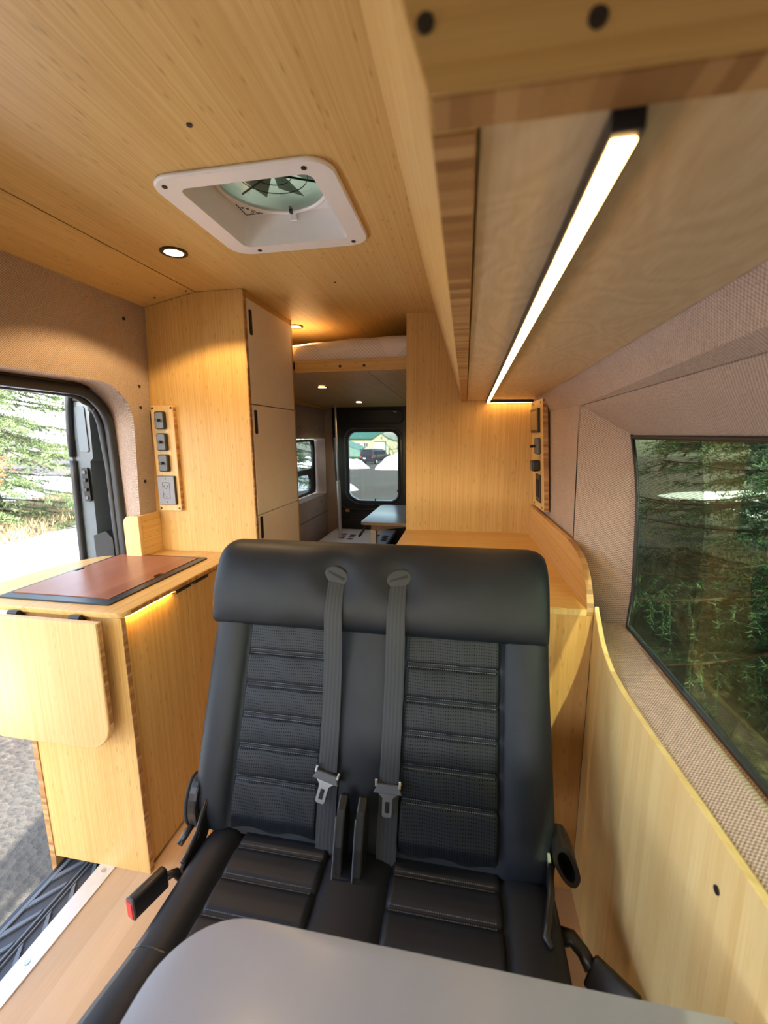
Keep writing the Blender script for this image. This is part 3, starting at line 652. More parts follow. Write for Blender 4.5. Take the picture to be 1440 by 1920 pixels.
# seat belts
def belt(uc, ut, tilt, tongue_v, trot, lab):
    gv = 0.640
    vs = [gv - 0.006, 0.60, 0.54, 0.48, 0.40, 0.30, 0.22, tongue_v + 0.012]; ws = [0.038, 0.050, 0.058, 0.046, 0.030, 0.024, 0.022, 0.026]
    def web(v0s, w0s, half, uu):
        rings = []
        for v, w in zip(v0s, w0s):
            t = (gv - v) / (gv - tongue_v); u = lerp(uu[0], uu[1], t); hw = half * (0.86 + 0.14 * min(1, t * 4))
            tw = tilt * 0.35 * max(0, 1 - t * 3)
            rings.append([BP(u - hw, v + tw * -hw, w), BP(u, v, w + 0.0012), BP(u + hw, v + tw * hw, w), BP(u + hw, v + tw * hw, w - 0.0022), BP(u - hw, v - tw * hw, w - 0.0022)])
        return loft(rings)
    be = part('seat_belt', web(vs, ws, 0.0235, (uc, ut)), M['web'], bench, lab, smooth=45)
    # lower run to the seat crease
    vs2 = [tongue_v + 0.008, tongue_v - 0.04, 0.03, -0.03]
    part('lower_webbing', web(vs2, [0.020, 0.016, 0.017, 0.010], 0.0235, (uc, ut)), M['web'], be, smooth=45)
    slot = ellipse(uc, gv, 0.018, 0.0028, 16, tilt)
    gd = part('belt_guide', plate(ellipse(uc, gv, 0.0345, 0.0235, 32, tilt), 0.030, 0.043, BPF, bev=0.004), M['guide'], be, 'oval belt guide')
    part('guide_slot', plate([(uc + (-0.024) * math.cos(tilt) - sgn * math.sin(tilt), gv + (-0.024) * math.sin(tilt) + sgn * math.cos(tilt)) for sgn in (-0.002, 0.002)][::-1] + [(uc + 0.024 * math.cos(tilt) - sgn * math.sin(tilt), gv + 0.024 * math.sin(tilt) + sgn * math.cos(tilt)) for sgn in (-0.004, 0.004)], 0.0425, 0.0437, BPF), M['blk_matte'], be)
    c0 = BP(ut, tongue_v, 0.034); ca, sa = math.cos(trot), math.sin(trot)
    ex = BPF[1] * ca + BPF[2] * sa; ey = BPF[2] * ca - BPF[1] * sa; fr = (c0, ex, ey, BPF[3])
    part('tongue', plate([(-0.026, 0.0), (-0.024, -0.006), (-0.012, -0.016), (-0.0115, -0.052), (-0.008, -0.056), (0.008, -0.056), (0.0115, -0.052), (0.012, -0.016), (0.024, -0.006), (0.026, 0.0)], -0.0013, 0.0013, fr, [[(-0.005, -0.024), (0.005, -0.024), (0.005, -0.047), (-0.005, -0.047)]]), M['chrome'], be, 'bright steel buckle tongue')
    part('tongue_housing', plate([(-0.033, 0.02), (-0.028, 0.005), (-0.033, -0.006), (0.033, -0.006), (0.028, 0.005), (0.033, 0.02), (0.026, 0.013), (-0.026, 0.013)], -0.005, 0.005, fr, bev=0.0015), M['grey'], be)
    part('tongue_pin', box(-0.031, -0.025, 0.006, 0.024, -0.005, 0.006, 0.002, fr=fr), M['chrome'], be)
    part('tongue_pin', box(0.025, 0.031, 0.006, 0.024, -0.005, 0.006, 0.002, fr=fr), M['chrome'], be)
belt(-0.322, -0.310, -0.42, 0.155, -0.22, 'belt strap with a bright tongue hanging tilted')
belt(-0.158, -0.158, 0.32, 0.148, 0.0, 'belt strap with a bright tongue hanging straight')
for x, dx in ((-0.258, -0.012), (-0.212, 0.0)):
    bk = part('centre_buckle', plate([(0.775, 0.385), (0.83, 0.39), (0.865, 0.47), (0.868, 0.535), (0.85, 0.545), (0.825, 0.53), (0.795, 0.46)], x - 0.010, x + 0.010, FX, bev=0.004), M['blk'], bench)
    part('buckle_edge', tube([(x - 0.009, 0.768, 0.40), (x - 0.009, 0.79, 0.46), (x - 0.009, 0.815, 0.52)], 0.0018, 6), M['grey'], bk)
# side buckles
fb = (Vector((-0.672, 0.648, 0.385)), Vector((0.30, 0.95, 0.0)).normalized(), Vector((0.02, -0.05, 1)).normalized(), Vector((-0.95, 0.30, 0)).normalized())
bk = part('side_buckle', box(0.0, 0.082, -0.027, 0.027, -0.011, 0.011, 0.006, fr=fb, seg=3), M['blk'], bench, smooth=40)
part('release_button', box(-0.004, 0.004, -0.021, 0.020, -0.0092, 0.0092, 0.002, fr=fb), M['red'], bk, 'red release button')
part('buckle_rim', plate(rrect(-0.0115, 0.0115, -0.0275, 0.0275, 0.006), -0.001, 0.003, (fb[0], fb[3], fb[2], fb[1])), M['grey'], bk)
part('buckle_stalk', tube([fb[0] + fb[1] * 0.075, fb[0] + fb[1] * 0.10 + Vector((0.005, 0, -0.01)), Vector((-0.60, 0.75, 0.33))], 0.010, 8), M['blk'], bk, smooth=180)
fb2 = (Vector((0.262, 0.735, 0.350)), Vector((0.60, -0.42, -0.12)).normalized(), Vector((0.3, 0.5, 0.8)).normalized(), ORIG)
z3 = fb2[1].cross(fb2[2]).normalized(); fb2 = (fb2[0], fb2[1], z3.cross(fb2[1]).normalized(), z3)
bk2 = part('side_buckle', box(0.0, 0.085, -0.028, 0.028, -0.011, 0.011, 0.006, fr=fb2, seg=3), M['blk'], bench, smooth=40)
part('buckle_stalk', tube([(0.215, 0.775, 0.36), (0.238, 0.772, 0.365), (0.255, 0.755, 0.358), (0.266, 0.735, 0.350)], [0.018, 0.015, 0.013, 0.014], 8), M['blk'], bk2, smooth=180)

# dinette table in front
dt = thing('dinette_table', 'pale grey laminate table top in front of the bench seat', 'table', (0, 0.15, 0))
tp = rrect(-0.366, 0.345, -0.18, 0.447, 0.10, 10, (0.045, 1, 0.05, 0.05))
part('tabletop', plate(tp, 0.703, 0.7205, FZ, bev=0.0015), M['table'], dt, smooth=40)
part('edge_band', plate([(x * 1.0 + (0.0012 if x > 0 else -0.0012), y + (0.0012 if y > 0.1 else -0.0012)) for x, y in tp], 0.7035, 0.7175, FZ), M['edge_ply'], dt, 'pale ply edge')
part('pedestal', tube([(-0.02, 0.12, 0.0), (-0.02, 0.12, 0.70)], 0.03, 16), M['alu'], dt, smooth=40)
part('pedestal_foot', disc((-0.02, 0.12, 0), (0, 0, 1), 0.09, 0.012, 24), M['alu'], dt)

# ------------------------------------------------------------------ galley
gc = thing('galley_cabinet', 'bamboo kitchen cabinet with a fold-down leaf on its end', 'cabinet', (-1.15, 1.3, 0))
part('end_panel', box(-1.306, -0.951, 1.004, 1.022, 0.0, 0.862, 0.0015), M['bam_z'], gc)
part('edge_band', box(-0.951, -0.9495, 1.005, 1.021, 0.002, 0.860), M['end_z'], gc, 'brown end grain edge')
part('outer_panel', box(-1.326, -1.306, 1.003, 1.554, -0.107, 0.862, 0.001), M['bam_z'], gc)
part('edge_band', box(-1.3255, -1.3065, 1.0015, 1.003, -0.106, 0.861), M['end_z'], gc, 'brown end grain edge')
part('carcass', box(-1.30, -0.985, 1.023, 1.65, 0.03, 0.860), M['bam_z'], gc)
part('toe_kick', box(-1.07, -0.975, 1.02, 1.65, 0.0, 0.03), M['blk_matte'], gc)
for (a, b, h0, h1) in ((1.0245, 1.3185, 1.240, 1.325), (1.3215, 1.652, 1.345, 1.430)):
    d = part('door', box(-0.984, -0.962, a, b, 0.012, 0.850, 0.0015), M['bam_z'], gc)
    part('handle', box(-0.966, -0.944, h0, h1, 0.848, 0.860, 0.004), M['blk'], d, 'black finger pull')
lf = part('drop_leaf', plate(rrect(-1.44, -0.981, 0.475, 0.868, 0.082, 8, (0, 0, 1, 1)), 0.950, 0.972, FY, bev=0.004, seg=3), M['bam_pale_z'], gc, 'pale fold-down leaf with rounded lower corners', smooth=40)
part('edge_band', box(-0.982, -0.9795, 0.954, 0.968, 0.56, 0.864), M['end_z'], lf)
for x in (-1.295, -1.082):
    hg = part('hinge', box(x - 0.020, x + 0.020, 0.972, 1.004, 0.835, 0.858, 0.003), M['blk'], lf)
    part('hinge_pin', tube([(x - 0.017, 0.988, 0.862), (x + 0.017, 0.988, 0.862)], 0.010, 10), M['blk'], lf)
wk = thing('worktop', 'bamboo galley worktop with a curved outer edge', 'worktop', (-1.2, 1.3, 0.85))
cp = [(-0.985, 0.998), (-0.960, 1.001), (-0.947, 1.010), (-0.942, 1.030), (-0.942, 1.652), (-1.338, 1.652), (-1.338, 1.554), (-1.40, 1.553), (-1.44, 1.548), (-1.49, 1.515), (-1.535, 1.44), (-1.556, 1.36), (-1.565, 1.25), (-1.57, 1.15), (-1.57, 0.998)]
part('slab', plate(cp, 0.8625, 0.880, FZ, bev=0.003, seg=3), M['bam_y'], wk, smooth=40)
part('front_edge', box(-0.9425, -0.940, 1.035, 1.65, 0.865, 0.877), M['end_y'], wk, 'brown end grain edge')
ut = thing('under_counter_light', 'amber light tape glowing under the galley worktop edge', 'light', (-0.953, 1.2, 0.849))
part('tape', box(-0.957, -0.949, 1.025, 1.235, 0.859, 0.862), M['led_amber'], ut)
sk = thing('drop_in_sink', 'sink in a black steel frame closed by a red-brown wooden lid', 'sink', (-1.22, 1.3, 0.88))
part('frame', plate(rrect(-1.425, -1.023, 1.045, 1.552, 0.006, 3), 0.880, 0.8855, FZ, [rrect(-1.412, -1.053, 1.080, 1.539, 0.006, 3)]), M['sinkframe'], sk)
part('basin', box(-1.412, -1.053, 1.080, 1.539, 0.878, 0.8805), M['blk_matte'], sk)
ld = [(-1.4095, 1.083), (-1.0555, 1.083)]
ld += [(-1.0555, 1.285)] + [(-1.0555 - 0.017 * math.sin(PI * i / 8), 1.31 - 0.025 * math.cos(PI * i / 8)) for i in range(1, 8)] + [(-1.0555, 1.335)]
ld += [(-1.0555, 1.536), (-1.4095, 1.536), (-1.4095, 1.35)] + [(-1.4095 + 0.017 * math.sin(PI * i / 8), 1.325 + 0.025 * math.cos(PI * i / 8)) for i in range(1, 8)] + [(-1.4095, 1.30)]
part('lid', plate(ld, 0.8805, 0.8875, FZ), M['mahog'], sk, 'red-brown wooden lid with finger notches')
bk_ = thing('corner_upstand', 'small bamboo upstand in the worktop corner by the door pillar', 'upstand', (-1.33, 1.55, 0.88))
part('front_board', plate(rrect(-1.372, -1.301, 0.880, 1.053, 0.028, 5, (0, 1, 0, 0)), 1.520, 1.540, FY, bev=0.0015), M['bam_pale_z'], bk_)
part('side_board', box(-1.322, -1.301, 1.541, 1.653, 0.880, 1.052, 0.0015), M['bam_y'], bk_)

# tall locker
tl = thing('tall_locker', 'tall bamboo locker with three white doors facing the aisle', 'cabinet', (-1.1, 1.9, 0))
part('front_panel', plate([(-1.366, 0.0), (-0.856, 0.0), (-0.856, 1.929), (-1.053, 1.929), (-1.283, 1.886), (-1.326, 0.95)], 1.655, 1.675, FY, bev=0.0012), M['bam_z'], tl)
part('edge_band', box(-0.857, -0.853, 1.6565, 1.6735, 0.0, 1.928), M['end_z'], tl, 'brown end grain edge')
part('carcass', box(-1.28, -0.872, 1.676, 2.122, 0.0, 1.90), M['bam_z'], tl)
part('top_rail', box(-0.90, -0.856, 1.676, 2.132, 1.905, 1.929), M['bam_y'], tl)
part('rear_panel', box(-1.30, -0.852, 2.123, 2.135, 0.0, 1.929), M['bam_z'], tl)
for (z0, z1, hz) in ((1.502, 1.903, 1.818), (1.043, 1.498, 1.43), (0.58, 1.039, 0.985)):
    d = part('door', box(-0.871, -0.852, 1.678, 2.120, z0, z1, 0.001), M['lam'], tl, 'white laminate door')
    part('handle', plate(rrect(1.690, 1.712, hz - 0.048, hz + 0.048, 0.007, 4), -0.854, -0.8495, FX), M['blk_matte'], d, 'black finger slot')

# switch panel on the locker
sp_ = thing('switch_panel', 'narrow bamboo board with three dimmers and a socket on the locker', 'switch panel', (-1.23, 1.645, 1.28))
part('board', plate(rrect(-1.2855, -1.1825, 1.061, 1.499, 0.006, 3), 1.635, 1.6545, FY, bev=0.0015), M['bam_pale_z'], sp_)
part('edge_band', box(-1.183, -1.1815, 1.637, 1.654, 1.067, 1.493), M['end_z'], sp_, 'brown end grain edge')
for x in (-1.277, -1.191):
    for z in (1.489, 1.071): part('screw', disc((x, 1.635, z), (0, -1, 0), 0.0045, 0.0015, 10), M['screw'], sp_)
for zc in (1.439, 1.351, 1.264):
    dm = part('dimmer', plate(rrect(-1.260, -1.215, zc - 0.036, zc + 0.036, 0.008), 1.619, 1.635, FY, bev=0.003), M['blk'], sp_, 'charcoal dimmer switch')
    part('face_plate', plate(rrect(-1.256, -1.219, zc - 0.032, zc + 0.032, 0.006), 1.6165, 1.620, FY, bev=0.001), M['grey'], dm)
    part('knob', disc((-1.2375, 1.6165, zc), (0, -1, 0), 0.0062, 0.016, 12), M['blk'], dm)
ot = part('socket', plate(rrect(-1.276, -1.196, 1.088, 1.210, 0.003), 1.624, 1.635, FY, bev=0.001), M['blk'], sp_, 'grey double power socket')
part('face_plate', plate(rrect(-1.274, -1.198, 1.090, 1.208, 0.003), 1.6215, 1.6245, FY), M['outlet'], ot)
part('insert_rim', tube([(x, 1.6214, z) for x, z in rrect(-1.252, -1.220, 1.116, 1.182, 0.002, 2)], 0.0008, 4, closed=True), M['blk'], ot)
for zc in (1.166, 1.133):
    part('slot', box(-1.246, -1.2445, 1.6208, 1.622, zc - 0.005, zc + 0.006, bm=box(-1.2485, -1.2445, 1.6208, 1.622, zc - 0.001, zc + 0.0005)), M['blk_matte'], ot)
    part('slot', box(-1.2295, -1.228, 1.6208, 1.622, zc - 0.004, zc + 0.005), M['blk_matte'], ot)
    part('slot', disc((-1.237, 1.6216, zc - 0.0085), (0, -1, 0), 0.0022, 0.0008, 8), M['blk_matte'], ot)
for zc in (1.198, 1.100): part('screw', disc((-1.236, 1.6216, zc), (0, -1, 0), 0.0025, 0.0012, 8), M['screw'], ot)

# ------------------------------------------------------------------ right side: low cabinet, backsplash, control panel
lc = thing('ledge_cabinet', 'low bamboo cabinet and ledge behind the bench seat', 'cabinet', (0.03, 1.6, 0))
part('front_panel', box(-0.283, 0.352, 1.188, 1.208, 0.0, 0.886, 0.001), bamboo('wide_strip_bamboo', 'z', (0.66, 0.40, 0.15), (0.45, 0.23, 0.065), strip=0.019, knots=0.5), lc)
part('ledge', quad_slab([(-0.283, 1.187, 0.905), (0.3345, 1.187, 0.905), (0.306, 2.122, 0.905), (-0.283, 2.122, 0.905)], -0.019), M['bam_x'], lc)
part('front_edge', box(-0.283, 0.334, 1.1855, 1.187, 0.888, 0.903), M['bam_pale_z'], lc, 'pale front edge strip')
part('side_panel', box(-0.283, -0.265, 1.208, 2.122, 0.0, 0.886), M['bam_z'], lc)
bs = thing('backsplash', 'bamboo backsplash with a rounded front end along the ledge', 'backsplash', (0.345, 1.6, 0.9))
bp_ = [(2.121, 0.886), (2.121, 1.045), (1.60, 1.042), (1.46, 1.041), (1.38, 1.037), (1.315, 1.026), (1.27, 1.008), (1.235, 0.980), (1.208, 0.945), (1.190, 0.905), (1.187, 0.886)]
BSF = (Vector((0.0370, 0, 0)), Vector((-0.0312, 1, 0)), Vector((0, 0, 1)), Vector((1, 0, 0)))
part('board', plate(bp_, 0.335, 0.353, BSF, bev=0.0015), bamboo('backsplash_bamboo', 'y', (0.68, 0.42, 0.17), (0.50, 0.27, 0.085)), bs)
eb = bmesh.new(); eo = [(y, z) for y, z in bp_[3:]]
loft([[at(BSF, y - 0.001, z + 0.0012, 0.3355), at(BSF, y - 0.001, z + 0.0012, 0.3525)] for y, z in eo], eb, cap=False, closed=False)
part('edge_band', eb, M['end_z'], bs, 'brown end grain edge', smooth=180)

exv = Vector((-0.036, 0.713, 0)).normalized(); eyv = Vector((-0.030, 0, 0.45)).normalized(); ezv = exv.cross(eyv).normalized()
if ezv.x > 0: ezv = -ezv
CPF = (Vector((0.337, 1.80, 1.066)), exv, eyv, ezv)
cpn = thing('control_panel', 'bamboo board with a display, dimmer and sockets on the fabric wall', 'control panel', (0.32, 1.92, 1.28))
part('board', plate(rrect(0.0, 0.215, 0.0, 0.445, 0.004, 3), 0.0, 0.020, CPF, bev=0.001), M['bam_pale_z'], cpn)
part('edge_band', box(-0.001, 0.0, 0.004, 0.441, 0.001, 0.019, fr=CPF), M['end_z'], cpn, 'brown end grain edge')
for a in (0.035, 0.18):
    for b in (0.012, 0.432): part('screw', plate(ellipse(a, b, 0.005, 0.005, 10), 0.0195, 0.0208, CPF), M['screw'], cpn)
dp = part('display', box(0.045, 0.185, 0.315, 0.412, 0.02, 0.030, 0.002, fr=CPF), M['blk'], cpn, 'black glass display screen')
part('screen', box(0.056, 0.176, 0.325, 0.402, 0.030, 0.0306, fr=CPF), plain('dark_mirror_screen', (0.02, 0.02, 0.02), 0.06, 0.0, 1.0, coat=1.0), dp)
dm = part('dimmer', box(0.04, 0.10, 0.228, 0.295, 0.02, 0.036, 0.006, fr=CPF, seg=3), M['grey'], cpn)
part('knob', tube([at(CPF, 0.07, 0.262, 0.034), at(CPF, 0.07, 0.262, 0.056)], 0.006, 10), M['blk'], dm)
tm = part('tank_gauge', box(0.05, 0.105, 0.160, 0.205, 0.02, 0.052, 0.007, fr=CPF, seg=3), M['blk'], cpn)
part('gauge_face', plate(rrect(0.056, 0.099, 0.165, 0.200, 0.005), 0.051, 0.0535, CPF), M['grey'], tm)
sk2 = part('socket', box(0.045, 0.125, 0.030, 0.145, 0.02, 0.026, 0.002, fr=CPF), M['blk'], cpn)
part('socket_insert', box(0.062, 0.108, 0.052, 0.122, 0.026, 0.029, 0.001, fr=CPF), M['blk_matte'], sk2)

# ------------------------------------------------------------------ overhead cabinet and its lights
oc = thing('overhead_cabinet', 'long overhead bamboo cabinet with a plywood underside', 'cabinet', (0.1, 1.1, 1.53))
fp = [(-0.022, 1.528), (-0.150, 1.929), (-0.128, 1.929), (0.002, 1.528)]
part('front_panel', loft([[(x, y, z) for x, z in fp] for y in (0.262, 2.121)]), M['bam_y'], oc)
part('edge_band', box(-0.0215, 0.0015, 0.264, 2.12, 1.5265, 1.528), M['end_y'], oc, 'brown end grain edge')
ep = [(-0.022, 1.528), (-0.150, 1.929), (0.30, 1.929), (0.30, 1.562), (0.262, 1.528)]
part('end_panel', plate(ep, 0.236, 0.261, FY, bev=0.0015), M['bam_x'], oc)
part('edge_band', box(-0.020, 0.260, 0.2375, 0.2595, 1.5265, 1.528), M['end_x'], oc, 'brown end grain edge')
part('bottom_panel', loft([[(0.004, 0.263, 1.531), (0.004, 2.121, 1.531), (0.004, 2.121, 1.543), (0.004, 0.263, 1.543)], [(0.27, 0.263, 1.531), (0.308, 2.121, 1.528), (0.308, 2.121, 1.543), (0.27, 0.263, 1.543)]]), M['ply'], oc, 'pale birch plywood underside')
part('back_panel', box(0.272, 0.29, 0.263, 2.121, 1.55, 1.925), M['ply'], oc)
for (x, z) in ((-0.023, 1.557), (0.052, 1.548)): part('bolt_cap', disc((x, 0.236, z), (0, -1, 0), 0.0042, 0.0015, 20), M['blk'], oc, 'black bolt cap')
def led_bar(p0, p1, wdt, lab):
    p0, p1 = Vector(p0), Vector(p1); d = (p1 - p0); L = d.length; ey = d.normalized(); ez = Vector((0, 0, -1)); ex = ey.cross(ez).normalized()
    fr = (p0, ex, ey, ez)
    t = thing('led_light_bar', lab, 'light', tuple(p0), 'LED light bars under the overhead cabinet')
    part('housing', box(-wdt / 2, wdt / 2, 0, L, 0, 0.012, 0.001, fr=fr), M['blk'], t)
    part('diffuser', box(-wdt * 0.36, wdt * 0.36, 0.006, L - 0.003, 0.0115, 0.0135, 0.0005, fr=fr), M['led'], t, 'glowing warm diffuser')
led_bar((0.0755, 0.262, 1.530), (0.0975, 2.085, 1.530), 0.0165, 'long black LED light bar glowing under the overhead cabinet')
led_bar((0.088, 2.105, 1.528), (0.302, 2.105, 1.528), 0.014, 'short LED light bar across the partition top, under the cabinet')

# ------------------------------------------------------------------ ceiling fixtures
def downlight(c, lab, watt, r=0.040):
    t = thing('downlight', lab, 'downlight', c, 'recessed ceiling downlights')
    x, y, z = c
    part('trim_ring', plate(ellipse(x, y, r, r, 32), z - 0.004, z + 0.001, FZ, [ellipse(x, y, r * 0.70, r * 0.70, 28)]), M['blk'], t)
    part('lens', plate(ellipse(x, y, r * 0.71, r * 0.71, 28), z - 0.003, z, FZ), M['spot'], t, 'glowing warm lens')
    ld_ = bpy.data.lights.new('downlight_lamp', 'SPOT'); ld_.energy = watt; ld_.color = (1.0, 0.66, 0.30); ld_.spot_size = math.radians(128); ld_.spot_blend = 0.22; ld_.shadow_soft_size = 0.015
    lo_ = bpy.data.objects.new('downlight_lamp', ld_); COL.objects.link(lo_); lo_.parent = t; lo_.location = (0, 0, -0.006)
downlight((-0.893, 1.306, 1.930), 'round black rimmed downlight in the ceiling beside the roof fan', 12)
downlight((-0.876, 2.247, 1.930), 'round downlight in the ceiling just beyond the tall locker', 5)
milky, nt, b = new_mat('milky_translucent_lid'); tl_n = nd(nt, 'ShaderNodeBsdfTranslucent'); tl_n.inputs[0].default_value = (0.30, 0.32, 0.28, 1)
lk(nt, tl_n.outputs[0], [n for n in nt.nodes if n.type == 'OUTPUT_MATERIAL'][0].inputs[0])
rf = thing('roof_fan', 'white square roof fan with a green tinted dome in the ceiling', 'fan', (-0.495, 1.145, 1.93))
RO, RI = rrect(-0.703, -0.288, 0.945, 1.348, 0.055, 7), rrect(-0.652, -0.338, 0.988, 1.302, 0.022, 5)
part('flange', plate(RO, 1.921, 1.930, FZ, [RI]), M['wht'], rf)
part('flange_rim', tube([(x, y, 1.926) for x, y in RO], 0.005, 6, closed=True), M['wht'], rf, smooth=180)
RT = rrect(-0.642, -0.348, 0.998, 1.292, 0.02, 5)
part('well', loft([[(x, y, 1.922) for x, y in RI], [(x, y, 2.002) for x, y in RT]], cap=False), M['wht'], rf, smooth=40)
part('shroud', plate(RT, 1.999, 2.004, FZ, [ellipse(-0.495, 1.145, 0.136, 0.136, 40)]), M['wht'], rf)
part('shroud_ring', tube([(x, y, 1.997) for x, y in ellipse(-0.495, 1.145, 0.139, 0.139, 40)], 0.007, 8, closed=True), M['wht'], rf, smooth=180)
def dome(a, b):
    th = 2 * PI * a; ph = PI / 2 * b
    return Vector((-0.495 + 0.137 * math.cos(th) * math.cos(ph), 1.145 + 0.137 * math.sin(th) * math.cos(ph), 2.000 - 0.022 * math.sin(ph)))
bm = grid(dome, 40, 10); bmesh.ops.remove_doubles(bm, verts=bm.verts[:], dist=1e-5)
part('dome_cover', bm, M['dome'], rf, 'green tinted clear dome', smooth=180)
part('hub', disc((-0.495, 1.145, 2.030), (0, 0, 1), 0.036, 0.035, 20), M['gray_blade'], rf)
bl = bmesh.new(); pb = None
for k in range(8):
    a = 2 * PI * k / 8; ca, sa = math.cos(a), math.sin(a)
    q = [(0.034, -0.014, 2.031), (0.13, -0.036, 2.027), (0.13, 0.036, 2.053), (0.034, 0.014, 2.047)]
    part('blade', quad_slab([(-0.495 + x * ca - y * sa, 1.145 + x * sa + y * ca, z) for x, y, z in q], 0.002), M['gray_blade'], rf)
for k in range(3):
    a = 2 * PI * k / 3 + 0.5
    part('guard_spoke', tube([(-0.495 + 0.03 * math.cos(a), 1.145 + 0.03 * math.sin(a), 2.018), (-0.495 + 0.135 * math.cos(a), 1.145 + 0.135 * math.sin(a), 2.018)], 0.0025, 6), M['blk'], rf)
part('guard_ring', tube([(x, y, 2.018) for x, y in ellipse(-0.495, 1.145, 0.05, 0.05, 24)], 0.0011, 6, closed=True), M['blk'], rf)
part('guard_ring', tube([(x, y, 2.018) for x, y in ellipse(-0.495, 1.145, 0.09, 0.09, 30)], 0.0011, 6, closed=True), M['blk'], rf)
part('fan_lid', box(-0.68, -0.31, 0.96, 1.33, 2.125, 2.13), milky, rf)
part('fan_collar', loft([[(x, y, 2.004) for x, y in RT], [(x, y, 2.10) for x, y in RT]], cap=False), M['wht'], rf)
part('dome_tab', box(-0.499, -0.491, 1.262, 1.276, 1.984, 2.000, 0.002), M['blk'], rf)
part('clip', box(-0.505, -0.485, 1.288, 1.294, 1.975, 1.995, 0.002), M['wht'], rf)
for (x, y) in ((-0.674, 0.972), (-0.345, 0.966), (-0.330, 1.322), (-0.620, 1.326)):
    part('screw', disc((x, y, 1.921), (0, 0, -1), 0.006, 0.002, 12), M['screw'], rf)
# printed symbols on the shroud corner: two triangles, two rings and a short curved arrow
sy = bmesh.new(); zf = 1.9988
def flat(pts): plate(pts, zf - 0.0004, zf, FZ, bm=sy)
for (x, y) in ((-0.628, 1.245), (-0.616, 1.253)): flat([(x - 0.005, y - 0.004), (x + 0.005, y - 0.004), (x, y + 0.005)])
for (x, y) in ((-0.605, 1.262), (-0.612, 1.272)):
    plate(ellipse(x, y, 0.005, 0.005, 14), zf - 0.0004, zf, FZ, [ellipse(x, y, 0.0034, 0.0034, 14)], bm=sy)
tube([(-0.596 + 0.006 * math.cos(a), 1.272 + 0.006 * math.sin(a), zf) for a in (0.3, 1.0, 1.7, 2.4, 3.1, 3.8)], 0.0009, 5, bm=sy)
flat([(-0.637, 1.222), (-0.634, 1.222), (-0.634, 1.284), (-0.637, 1.284)]); flat([(-0.637, 1.281), (-0.585, 1.281), (-0.585, 1.284), (-0.637, 1.284)])
part('warning_print', sy, M['blk_matte'], rf, 'black printed warning symbols', kind='stuff')

# ------------------------------------------------------------------ rear: bed, rear table, platform, pole
bd = thing('bed_platform', 'raised bamboo bed platform across the rear with a beam in front', 'bed', (-0.55, 2.2, 1.69))
part('beam', box(-0.85, -0.285, 2.145, 2.170, 1.684, 1.740, 0.002), M['bam_x'], bd)
for x in (-0.614, -0.493): part('bolt_cap', disc((x, 2.145, 1.708), (0, -1, 0), 0.007, 0.002, 16), M['blk'], bd)
part('deck_panel', quad_slab([(-1.30, 2.171, 1.690), (-0.492, 2.171, 1.690), (-0.492, 4.10, 1.640), (-1.30, 4.10, 1.640)], 0.015), M['bam_ceil'], bd)
part('deck_panel', quad_slab([(-0.489, 2.171, 1.690), (0.30, 2.171, 1.690), (0.30, 4.10, 1.640), (-0.489, 4.10, 1.640)], 0.015), M['bam_ceil'], bd)
part('side_rail', box(-1.32, -1.29, 2.14, 4.1, 1.62, 1.70), M['bam_y'], bd)
downlight((-0.892, 2.70, 1.6745), 'downlight under the bed platform nearer the beam', 1.2, 0.036)
downlight((-0.885, 3.64, 1.650), 'downlight under the bed platform near the rear door', 1.2, 0.036)
mtm, nt, b = new_mat('patterned_sheet'); o_, s_ = xyz(nt)
q = nd(nt, 'ShaderNodeTexVoronoi', voronoi_dimensions='2D'); q.inputs['Scale'].default_value = 6.0
lk(nt, comb(nt, s_[0], val(nt, 'ADD', s_[2], val(nt, 'MULTIPLY', s_[1], 0.5))), q.inputs['Vector'])
sq = nd(nt, 'ShaderNodeSeparateColor'); lk(nt, q.outputs['Color'], sq.inputs[0])
ang = val(nt, 'GREATER_THAN', sq.outputs[0], 0.5)
dirv = val(nt, 'ADD', val(nt, 'MULTIPLY', s_[0], val(nt, 'SUBTRACT', val(nt, 'MULTIPLY', ang, 2.0), 1.0)), val(nt, 'MULTIPLY', s_[2], 1.1))
ln = val(nt, 'GREATER_THAN', val(nt, 'SINE', val(nt, 'MULTIPLY', dirv, 2 * PI / 0.018)), 0.62)
ln = val(nt, 'MULTIPLY', ln, val(nt, 'GREATER_THAN', sq.outputs[1], 0.35))
lk(nt, mixc(nt, val(nt, 'MULTIPLY', ln, 0.6), (0.80, 0.74, 0.70), (0.50, 0.42, 0.38)), b.inputs['Base Color']); b.inputs['Roughness'].default_value = 0.9
mt = thing('mattress', 'white patterned mattress lying on the raised bed platform', 'mattress', (-0.55, 2.9, 1.74))
rings = []
for i in range(41):
    x = -1.28 + 1.56 * i / 40; tt = 1.832 + 0.018 * (x + 0.85) / 0.55 + 0.003 * math.sin(x * 9) + 0.0015 * math.sin(x * 31)
    z0 = 1.7415
    rings.append([(x, 2.165, z0), (x, 2.150 + 0.004 * math.sin(x * 30), (z0 + tt) / 2), (x, 2.158, tt - 0.02), (x, 2.180, tt - 0.004), (x, 2.23, tt), (x, 3.0, tt + 0.004), (x, 3.95, tt), (x, 4.0, tt - 0.03), (x, 4.0, z0)])
part('cover', loft(rings), mtm, mt, smooth=50)
rt_ = thing('rear_table', 'small white table on a single metal leg by the rear door', 'table', (-0.6, 3.5, 0))
part('tabletop', plate(rrect(-0.775, -0.25, 3.16, 4.02, 0.05, 5), 0.700, 0.722, FZ, bev=0.002), M['table'], rt_, smooth=40)
part('edge_band', plate([(x * 1.001, y) for x, y in rrect(-0.7765, -0.25, 3.1585, 4.02, 0.05, 5)], 0.7005, 0.719, FZ), M['edge_ply'], rt_)
